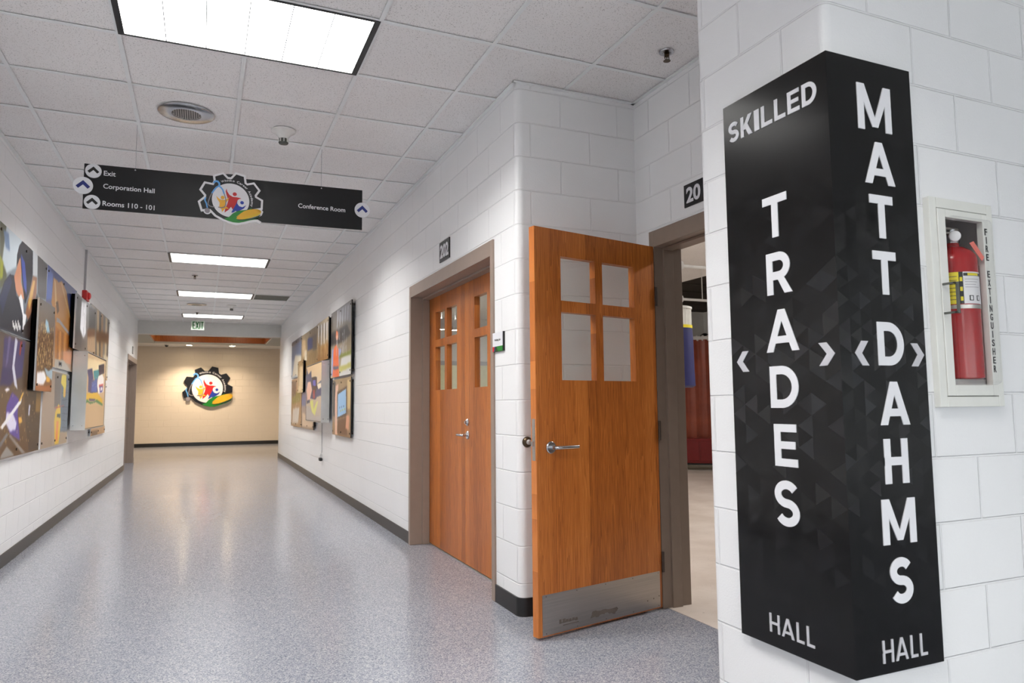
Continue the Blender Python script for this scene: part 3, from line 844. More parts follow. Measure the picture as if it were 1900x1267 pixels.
sign_panel()
FL = Matrix.Translation((0, SYE - SY, -SZ0)) @ Matrix.Rotation(-math.pi / 2, 4, 'Z')     # x right as seen, z world height
FR = Matrix.Translation((0, 0, -SZ0))
LET = {'A': FL, 'B': FR}
def letters(name, F, items, mat, depth=.0025):
    for ch, x0, x1, z0, z1, t in items:
        g = G(F); cap(g, ch, x0, x1, z0, z1, -depth, t, depth)
        o = g.build(name, M[mat], hs)
yl = lambda y: SYE - y
T1 = .0275
letters('letter', FL, [('T', yl(1.85), yl(1.741), 1.742, 1.884, T1), ('R', yl(1.843), yl(1.732), 1.549, 1.690, T1), ('A', yl(1.856), yl(1.714), 1.357, 1.497, T1), ('D', yl(1.847), yl(1.724), 1.172, 1.310, T1), ('E', yl(1.838), yl(1.74), .982, 1.119, T1), ('S', yl(1.846), yl(1.742), .790, .937, T1)], 'sign_white')
xr = lambda x: x - SX
letters('letter', FR, [('M', xr(1.872), xr(2.021), 2.049, 2.199, T1), ('A', xr(1.890), xr(2.022), 1.876, 2.013, T1), ('T', xr(1.902), xr(2.004), 1.702, 1.840, T1), ('T', xr(1.903), xr(2.004), 1.523, 1.660, T1), ('D', xr(1.905), xr(2.019), 1.301, 1.436, T1), ('A', xr(1.900), xr(2.028), 1.118, 1.251, T1), ('H', xr(1.907), xr(2.010), .940, 1.076, T1), ('M', xr(1.884), xr(2.028), .760, .895, T1), ('S', xr(1.905), xr(2.0), .584, .720, T1)], 'sign_white')
w7 = (2.005 - 1.598); xs = 0; adv = [('S', .125), ('K', .136), ('I', .055), ('L', .12), ('L', .115), ('E', .12), ('D', .14)]
tot = sum(a for _, a in adv) + .025 * 6; x = yl(2.005); its = []
for ch, a in adv:
    ww = a / tot * w7; its.append((ch, x, x + ww, 2.134, 2.208, .0145 if ch != 'I' else .0145)); x += ww + .025 / tot * w7
letters('letter', FL, its, 'sign_white', .002)
def hall(F, x0, x1, z0, z1):
    w = x1 - x0; k = (z1 - z0)
    q = [('H', 0, .235), ('A', .285, .56), ('L', .62, .78), ('L', .84, 1.0)]
    letters('letter', F, [(c, x0 + a * w, x0 + b * w, z0, z1, .0085) for c, a, b in q], 'sign_grey')
hall(FL, yl(1.893), yl(1.704), .436, .496)
hall(FR, xr(1.857), xr(2.047), .422, .487)
def chevron(F, x0, x1, z0, z1, left):
    g = G(F); zm = (z0 + z1) / 2; w = x1 - x0; k = w * .5
    if left: pts = [(x1, z1), (x1 - k, z1), (x0, zm), (x1 - k, z0), (x1, z0), (x0 + k, zm)]
    else: pts = [(x0, z1), (x0 + k, z1), (x1, zm), (x0 + k, z0), (x0, z0), (x1 - k, zm)]
    g.prism(pts, -.002, .0); g.build('chevron', M['sign_grey'], hs)
chevron(FL, yl(2.005), yl(1.945), 1.298, 1.37, True); chevron(FL, yl(1.636), yl(1.575), 1.301, 1.372, False)
chevron(FR, xr(1.807), xr(1.864), 1.3, 1.375, True); chevron(FR, xr(2.051), xr(2.11), 1.3, 1.373, False)

# ------------------------------------------------------------------ fire extinguisher cabinet
fc = thing('extinguisher_cabinet', 'white wall cabinet with clear bubble window and FIRE EXTINGUISHER lettering', 'cabinet', (2.18, 1.57, 1.17))
cw_, ch_ = .32, .695
g = G(); e = .034
g.box(0, e, -.012, .011, 0, ch_); g.box(cw_ - e + .006, cw_, -.012, .011, 0, ch_); g.box(e, cw_ - e + .006, -.012, .011, 0, e); g.box(e, cw_ - e + .006, -.012, .011, ch_ - e, ch_)
g.build('trim_frame', M['cabinet'], fc, bevel=.002)
g = G(); a0, a1, b0, b1 = .0365, cw_ - .0305, .0365, ch_ - .0365; w0, w1, v0, v1 = .074, .263, .072, .631
g.box(a0, w0, -.014, .008, b0, b1); g.box(w1, a1, -.014, .008, b0, b1); g.box(w0, w1, -.014, .008, b0, v0); g.box(w0, w1, -.014, .008, v1, b1)
dr = g.build('door', M['cabinet'], fc, bevel=.0015)
g = G(); g.box(.022, .303, .012, .1685, .032, .035); g.box(.022, .303, .012, .1685, .667, .669); g.box(.022, .025, .012, .1685, .035, .667); g.box(.3, .303, .012, .1685, .035, .667); g.box(.025, .3, .163, .168, .035, .667); g.box(.025, .3, .012, .163, .035, .092)
g.build('cavity', M['cavity'], fc)
bub = G(); bx0, bx1, bz0, bz1, bd = w0 + .002, w1 + .012, v0 - .0, v1 + .004, .045
prof = []
def rrect(ins, y):
    r_ = .016; x0, x1, z0, z1 = bx0 + ins, bx1 - ins, bz0 + ins, bz1 - ins
    return [(p, y, q) for cx, cz, a in ((x1 - r_, z1 - r_, 0), (x0 + r_, z1 - r_, 90), (x0 + r_, z0 + r_, 180), (x1 - r_, z0 + r_, 270)) for p, q in arc(cx, cz, r_, r_, a, a + 90, 4)]
rings = [rrect(0, -.0145), rrect(.001, -bd + .016), rrect(.005, -bd + .005), rrect(.014, -bd)]
n = len(rings[0]); vs = sum(rings, []); fs = [(j * n + i, j * n + (i + 1) % n, (j + 1) * n + (i + 1) % n, (j + 1) * n + i) for j in range(3) for i in range(n)] + [tuple(range(3 * n, 4 * n))]
bub.add(vs, fs); bub.build('bubble_window', M['clear'], dr, smooth=50)
g = G(); hx = .053
g.box(hx - .016, hx + .004, -.056, -.05, .398, .405); g.box(hx - .016, hx + .004, -.056, -.05, .302, .309); g.box(hx - .004, hx + .004, -.058, -.05, .302, .405); g.box(hx - .016, hx - .009, -.056, -.014, .398, .405); g.box(hx - .016, hx - .009, -.056, -.014, .302, .309)
g.build('pull_handle', M['vent'], dr, bevel=.001)
g = G(); word = 'FIRE EXTINGUISHER'; zt = .612; st = (zt - .112) / len(word)
for k, c in enumerate(word):
    if c == ' ': continue
    zz_ = zt - st * (k + .5)
    wd = {'I': .004}.get(c, .0135)
    write(g, c, .2765 - wd / 2, .2765 + wd / 2, 0, -.0152, .0008, .02, height=.0235, zmid=zz_)
g.build('lettering', M['black'], dr)

fe = thing('fire_extinguisher', 'red fire extinguisher with yellow and white label inside the wall cabinet', 'fire extinguisher', (2.372, 1.622, 1.262))
RB = .074
G().lathe([(.066, 0), (RB, .004), (RB, .405), (.071, .422), (.060, .438), (.040, .452), (.024, .458), (.022, .47)], n=40).build('cylinder', M['ext_red'], fe, smooth=40)
th0 = -145.4
def patch(name, a0, a1, z0, z1, mat, r=RB + .0006):
    a0, a1 = th0 + a0, th0 + a1; g = G(); n = 14
    vs = [(r * math.cos(R_(a0 + (a1 - a0) * i / n)), r * math.sin(R_(a0 + (a1 - a0) * i / n)), z) for z in (z0, z1) for i in range(n + 1)]
    vs += [(p[0] * .985, p[1] * .985, p[2]) for p in vs]
    m_ = 2 * (n + 1)
    fs = [(i, i + 1, n + 2 + i, n + 1 + i) for i in range(n)] + [(m_ + i + 1, m_ + i, m_ + n + 1 + i, m_ + n + 2 + i) for i in range(n)]
    return g.add(vs, fs).build(name, M[mat], fe, smooth=60)
patch('label', -88, 11, .252, .36, 'label_yellow'); patch('label', 11, 21, .252, .36, 'black')
patch('label', 21, 86, .252, .36, 'label_white'); patch('label', 22, 80, .346, .356, 'black', RB + .0012); patch('label', 32, 66, .347, .355, 'label_yellow', RB + .0018)
for k in range(4): patch('label', 25, 68 - 6 * (k % 3), .334 - k * .009, .3355 - k * .009, 'logo_grey', RB + .0012)
for k in range(2): patch('label', 34 + k * 22, 46 + k * 22, .262, .280, 'black', RB + .0012); patch('label', 37 + k * 22, 43 + k * 22, .2645, .2775, 'label_white', RB + .0018)
for k in range(3): patch('label', 13, 19, .262 + k * .033, .276 + k * .033, 'label_yellow', RB + .0012)
for k in range(7): patch('label', -12, 7, .266 + k * .013, .268 + k * .013, 'hinge', RB + .0012)
patch('strap', -110, 110, .236, .249, 'steel', RB + .0012)
g = G(); g.lathe([(.02, .47), (.022, .475), (.022, .50), (.014, .505), (.014, .52)], n=20); g.cyl((0, 0, .488), (-.028, -.028, .488), .012, 14)
g.build('valve', M['chrome'], fe, smooth=40)
g = G(); g.box(-.085, .03, -.009, .009, .518, .526); g.add([(-.085, -.009, .495), (.01, -.009, .508), (.01, .009, .508), (-.085, .009, .495), (-.085, -.009, .501), (.01, -.009, .514), (.01, .009, .514), (-.085, .009, .501)], [(0, 3, 2, 1), (4, 5, 6, 7), (0, 1, 5, 4), (1, 2, 6, 5), (2, 3, 7, 6), (3, 0, 4, 7)])
g.build('squeeze_handle', M['steel'], fe, bevel=.001)
G().lathe([(.018, 0), (.018, .012), (.015, .014)], (-.026, -.03, .488), (-.7, -.7, 0), 20).build('gauge', M['label_white'], fe, smooth=40)
G().tube([(.02, 0, .49), (.05, .01, .488), (.062, .03, .46), (.064, .046, .40), (.064, .05, .30)], .008, 10).build('hose', M['black'], fe, smooth=60)
G().add([(.005, -.06, .462), (.018, -.066, .468), (.062, -.070, .415), (.052, -.068, .402), (.005, -.059, .462), (.018, -.065, .468), (.062, -.069, .415), (.052, -.067, .402)], [(0, 1, 2, 3), (7, 6, 5, 4), (0, 4, 5, 1), (1, 5, 6, 2), (2, 6, 7, 3), (3, 7, 4, 0)]).build('inspection_tag', M['tag_red'], fe)

# ------------------------------------------------------------------ round academy emblem
def emblem(root, r, y, d, outline):
    """Round gear emblem: r is the white disc's radius, y the front of the backing, d its depth."""
    K = r / 330.0
    P = lambda pts: [((a - 748) * K, (700 - b) * K) for a, b in pts]
    gear = [(300, 425), (440, 440), (478, 360), (465, 270), (597, 212), (680, 292), (755, 290), (835, 187), (968, 218), (985, 345), (1030, 378), (1145, 345), (1232, 455), (1170, 555), (1180, 600), (1288, 655), (1285, 790), (1130, 832), (1060, 960), (960, 1060), (860, 1100), (760, 1105), (640, 1075), (500, 1005), (400, 905), (345, 900), (262, 920), (220, 785), (315, 690), (320, 640), (240, 545)]
    leafp = [(720, 1030), (790, 950), (880, 892), (1000, 865), (1060, 850), (1130, 800), (1075, 872), (960, 945), (880, 1030), (860, 1055), (960, 1058), (1080, 1036), (1215, 1022), (1110, 1046), (1000, 1088), (900, 1118), (800, 1118), (690, 1092), (640, 1060)]
    corn = [(850, 1048), (880, 995), (920, 945), (980, 892), (1060, 855), (1140, 832), (1220, 824), (1275, 838), (1296, 868), (1282, 910), (1230, 950), (1120, 1000), (1000, 1042), (910, 1056)]
    step = .0018 * (r / .35) if not outline else .0012
    L = lambda k: y - k * step
    if outline:
        g = G(); t = .0165
        g.stroke(P(gear), t * 1.7, y + .0004, y + d, True); g.stroke(P(corn), t * 1.5, y + .0006, y + d, True); g.prism(arc((345 - 748) * K, (700 - 935) * K, 68 * K, 68 * K, 0, 360, 24), y + .0008, y + d)
        g.stroke(P([(700, 1110), (850, 1140), (1000, 1105), (1110, 1060), (1230, 1050), (1290, 1085)]), t * 1.2, y + .001, y + d)
        g.build('outline', M['logo_white'], root)
    G().prism(P(gear), L(0), y + d).build('gear_plate', M['logo_black'], root)
    G().prism(arc(0, 0, r, r * .985, 0, 360, 56)[:-1], L(1), L(0) + .0001).build('disc', M['logo_white'], root)
    g = G(); g.prism(P([(668, 480), (684, 540), (725, 600), (780, 628), (850, 630), (915, 640), (975, 668), (900, 682), (868, 690), (862, 750), (838, 830), (806, 875), (790, 880), (755, 825), (715, 885), (645, 945), (655, 865), (688, 780), (705, 700), (672, 610), (655, 535)]), L(2), L(1)); g.prism(P([(815 + 37 * math.cos(R_(a)), 575 - 36 * math.sin(R_(a))) for a in range(0, 360, 15)]), L(2), L(1))
    g.build('red_figure', M['logo_red'], root)
    g = G(); g.prism(P([(490, 640), (540, 688), (580, 708), (640, 704), (680, 682), (722, 645), (695, 710), (662, 765), (658, 820), (720, 868), (650, 872), (600, 942), (590, 882), (550, 862), (555, 765), (515, 705)]), L(2.4), L(1)); g.prism(P([(605 + 34 * math.cos(R_(a)), 662 - 33 * math.sin(R_(a))) for a in range(0, 360, 15)]), L(2.4), L(1))
    g.build('yellow_figure', M['logo_yellow'], root)
    G().prism(P([(940 + 82 * math.cos(R_(a)), 728 - 78 * math.sin(R_(a))) for a in range(0, 360, 12)]), L(2.8), L(1)).build('disc_cutout', M['logo_white'], root)
    g = G(); g.prism(P([(866, 688), (862, 748), (895, 798), (955, 815), (1022, 768), (985, 832), (925, 872), (862, 915), (840, 892), (800, 928), (762, 936), (790, 870), (820, 812), (850, 745)]), L(3.4), L(1)); g.prism(P([(948 + 33 * math.cos(R_(a)), 727 - 32 * math.sin(R_(a))) for a in range(0, 360, 15)]), L(3.4), L(1))
    g.build('blue_figure', M['logo_blue'], root)
    G().prism(P(leafp), L(4), y + d).build('leaf', M['logo_green'], root)
    G().prism(P([(870, 1060), (960, 1050), (1120, 1012), (1240, 958), (1290, 925), (1250, 985), (1120, 1040), (980, 1070), (880, 1078)]), L(4.3), y + d).build('leaf', M['logo_dkgreen'], root)
    g = G(); g.prism(P(corn), L(5), y + d)
    g.build('corn_cob', M['logo_corn'], root)
    g = G(); rg = random.Random(2); n_ = 0
    for i in range(22):
        for j in range(-3, 4):
            s_ = i / 21; cx = 880 + 390 * s_; cz = 1028 - 165 * s_ - 30 * math.sin(math.pi * s_); hw = 58 * math.sin(math.pi * min(1, .12 + s_ * .84)) ** .7
            a, b = cx + j * 5, cz + j * hw / 3.6
            if abs(j) * hw / 3.6 < hw: g.prism(P([(a - 7, b - 6), (a + 7, b - 8), (a + 7, b + 4), (a - 7, b + 6)]), L(5.3), L(5))
    kn = g.build('kernels', M['logo_yellow'], root); kn['kind'] = 'stuff'
    g = G(); t = 24 * K
    g.stroke(P([(446, 402), (455, 375), (482, 360), (515, 366), (538, 395), (542, 425), (532, 458)]), t * 1.35, L(5), L(0)); g.stroke(P([(545, 440), (490, 480), (455, 530), (415, 600)]), t, L(5.2), L(0)); g.stroke(P([(530, 448), (568, 470), (602, 512), (630, 590)]), t, L(5.4), L(0))
    g.stroke(P([(312, 690), (296, 740), (326, 805), (345, 885)]), t * .95, L(5.2), y + d)
    g.build('stethoscope_tube', M['logo_sky'], root)
    g = G(); g.stroke(P([(416, 598), (385, 670), (358, 770), (354, 812), (372, 840), (410, 856), (470, 858)]), t * .65, L(5), L(0)); g.stroke(P([(630, 588), (654, 660), (662, 740), (658, 810), (636, 848), (590, 858), (530, 855)]), t * .65, L(5), L(0))
    g.prism(P([(345 + 46 * math.cos(R_(a)), 938 - 46 * math.sin(R_(a))) for a in range(0, 360, 15)]), L(5.2), y + d)
    g.build('stethoscope_metal', M['logo_grey'], root)
    g = G(); s_ = 'Whitko Career Academy'; rad = r * 1.095; adv = []
    wch = {'W': 1.5, 'h': .95, 'i': .5, 't': .6, 'k': .95, 'o': .95, ' ': .7, 'C': 1.15, 'a': .85, 'r': .68, 'e': .85, 'A': 1.2, 'c': .8, 'd': .95, 'm': 1.4, 'y': .9}
    tot = sum(wch[c] for c in s_); ang_ = 118.5; span = 132.0
    hh = r * .17
    for c in s_:
        aw = wch[c] / tot * span; am = ang_ - aw / 2; ang_ -= aw
        if c == ' ': continue
        tall = {'W': .72, 'C': .74, 'A': .72, 'h': .74, 't': .66, 'k': .74, 'i': .72, 'd': .74, 'y': .72}.get(c, .53)
        low = -.2 if c == 'y' else 0
        gg = G(Matrix.Rotation(-R_(90 - am), 4, Vector((0, -1, 0))) if False else Matrix())
        tmp = G(); wd = R_(aw) * rad * (.86 if c != 'i' else .5)
        write(tmp, c, -wd / 2, wd / 2, low * hh, L(1.6), step * .6, .012, height=tall * hh)
        ca, sa = math.cos(R_(am - 90)), math.sin(R_(am - 90))
        g.add([((p[0]) * ca - (p[2] + rad) * sa, p[1], p[0] * sa + (p[2] + rad) * ca) for p in tmp.v], tmp.f)
    g.build('lettering', M['logo_white'], root)

em = thing('wall_emblem', 'round gear emblem with three figures and corn cob on the cream lobby wall', 'emblem', (.131, YF - .03, 1.765))
emblem(em, .445, -.02, .045, False)

# ------------------------------------------------------------------ hanging directory sign
hz = 2.503
ds = thing('directory_sign', 'long black hanging sign listing Exit, Corporation Hall and Rooms, with the gear emblem', 'sign', (-.7595, 5.32, hz))
SW = 1.836; SH = .31
sk = lambda x, z: z + .024 * x / SW
g = G(); g.prism([(0, -.003), (SW, .0185), (SW, .3265), (0, .3)], 0, .012)
g.build('board', M['sign_black'], ds, bevel=.001)
for (cx, cz, blue) in ((.0545, .254, 0), (-.0015, .149, 1), (.0545, .043, 0), (1.8355, .171, 1)):
    rr = .0575 if blue else .0475
    d_ = G().lathe([(rr, 0), (rr, .005)], (cx, -.0004, cz), (0, -1, 0), 40).build('arrow_disc', M['sign_white'], ds)
    G().stroke([(cx - .6 * rr, cz - .22 * rr), (cx, cz + .36 * rr), (cx + .6 * rr, cz - .22 * rr)], rr * .36, -.0068, -.0053).build('arrow', M['navy' if blue else 'black'], d_)
for s_, x0, x1, z0 in (('Exit', .1145, .184, .231), ('Corporation Hall', .1145, .421, .134), ('Rooms 110 - 101', .1145, .424, .026), ('Conference Room', 1.366, 1.708, .142)):
    g = G(); write(g, s_, x0, x1, z0, -.0012, .001, .012)
    g.build('lettering', M['sign_white'], ds)
g = G(); g.lathe([(.1735, 0), (.1735, .0042)], (.9045, -.0002, .163), (0, -1, 0), 40)
epm = g.build('emblem_plate', M['logo_black'], ds)
before = set(bpy.data.objects)
tmp_root = bpy.data.objects.new('tmp', None)
emblem(tmp_root, .1235, -.008, .0075, True)
for o in set(bpy.data.objects) - before - {tmp_root}:
    o.parent = epm; o.location = (.9045, 0, .145)
bpy.data.objects.remove(tmp_root)
for x in (.30, 1.53):
    zt_ = sk(x, .298)
    G().cyl((x, .006, zt_ - .004), (x, .006, H - hz - .001), .0014, 8).build('hanging_wire', M['conduit'], ds)
    G().lathe([(.006, 0), (.005, .004)], (x, -.0003, zt_ - .012), (0, -1, 0), 14).build('grommet', M['chrome'], ds)

# ------------------------------------------------------------------ photo panels
PAN={'welder': ('L',5.86,7.53,1.755,2.497,.03),'torch': ('L',5.86,7.53,.826,1.738,.03),'grinder': ('L',6.97,7.66,1.34,2.115,.085),'timber': ('L',7.545,9.2,1.588,2.498,.03),'builders': ('L',7.6,8.96,.826,1.55,.03),'steel': ('L',8.8,10.3,1.83,2.43,.085),'frames': ('L',10.32,12.25,1.6,2.515,.03),'corner': ('L',10.75,12.2,.825,1.555,.03),'screen': ('L',9.07,10.72,.95,1.82,.18),'vest': ('R',8.58,10.06,1.573,2.473,.05),'tablet': ('R',8.62,9.92,.808,1.542,.04),'stripes': ('R',10.068,11.15,1.85,2.44,.085),'collage': ('R',11.1,13.4,1.74,2.465,.04),'sky': ('R',13.42,14.94,1.745,2.475,.04),'mini': ('R',12.75,13.5,1.43,2.0,.085),'machine': ('R',13.27,14.85,.81,1.715,.04),'desk': ('R',11.72,13.24,.81,1.715,.04),'screenr': ('R',10.15,11.75,.96,1.825,.16)}
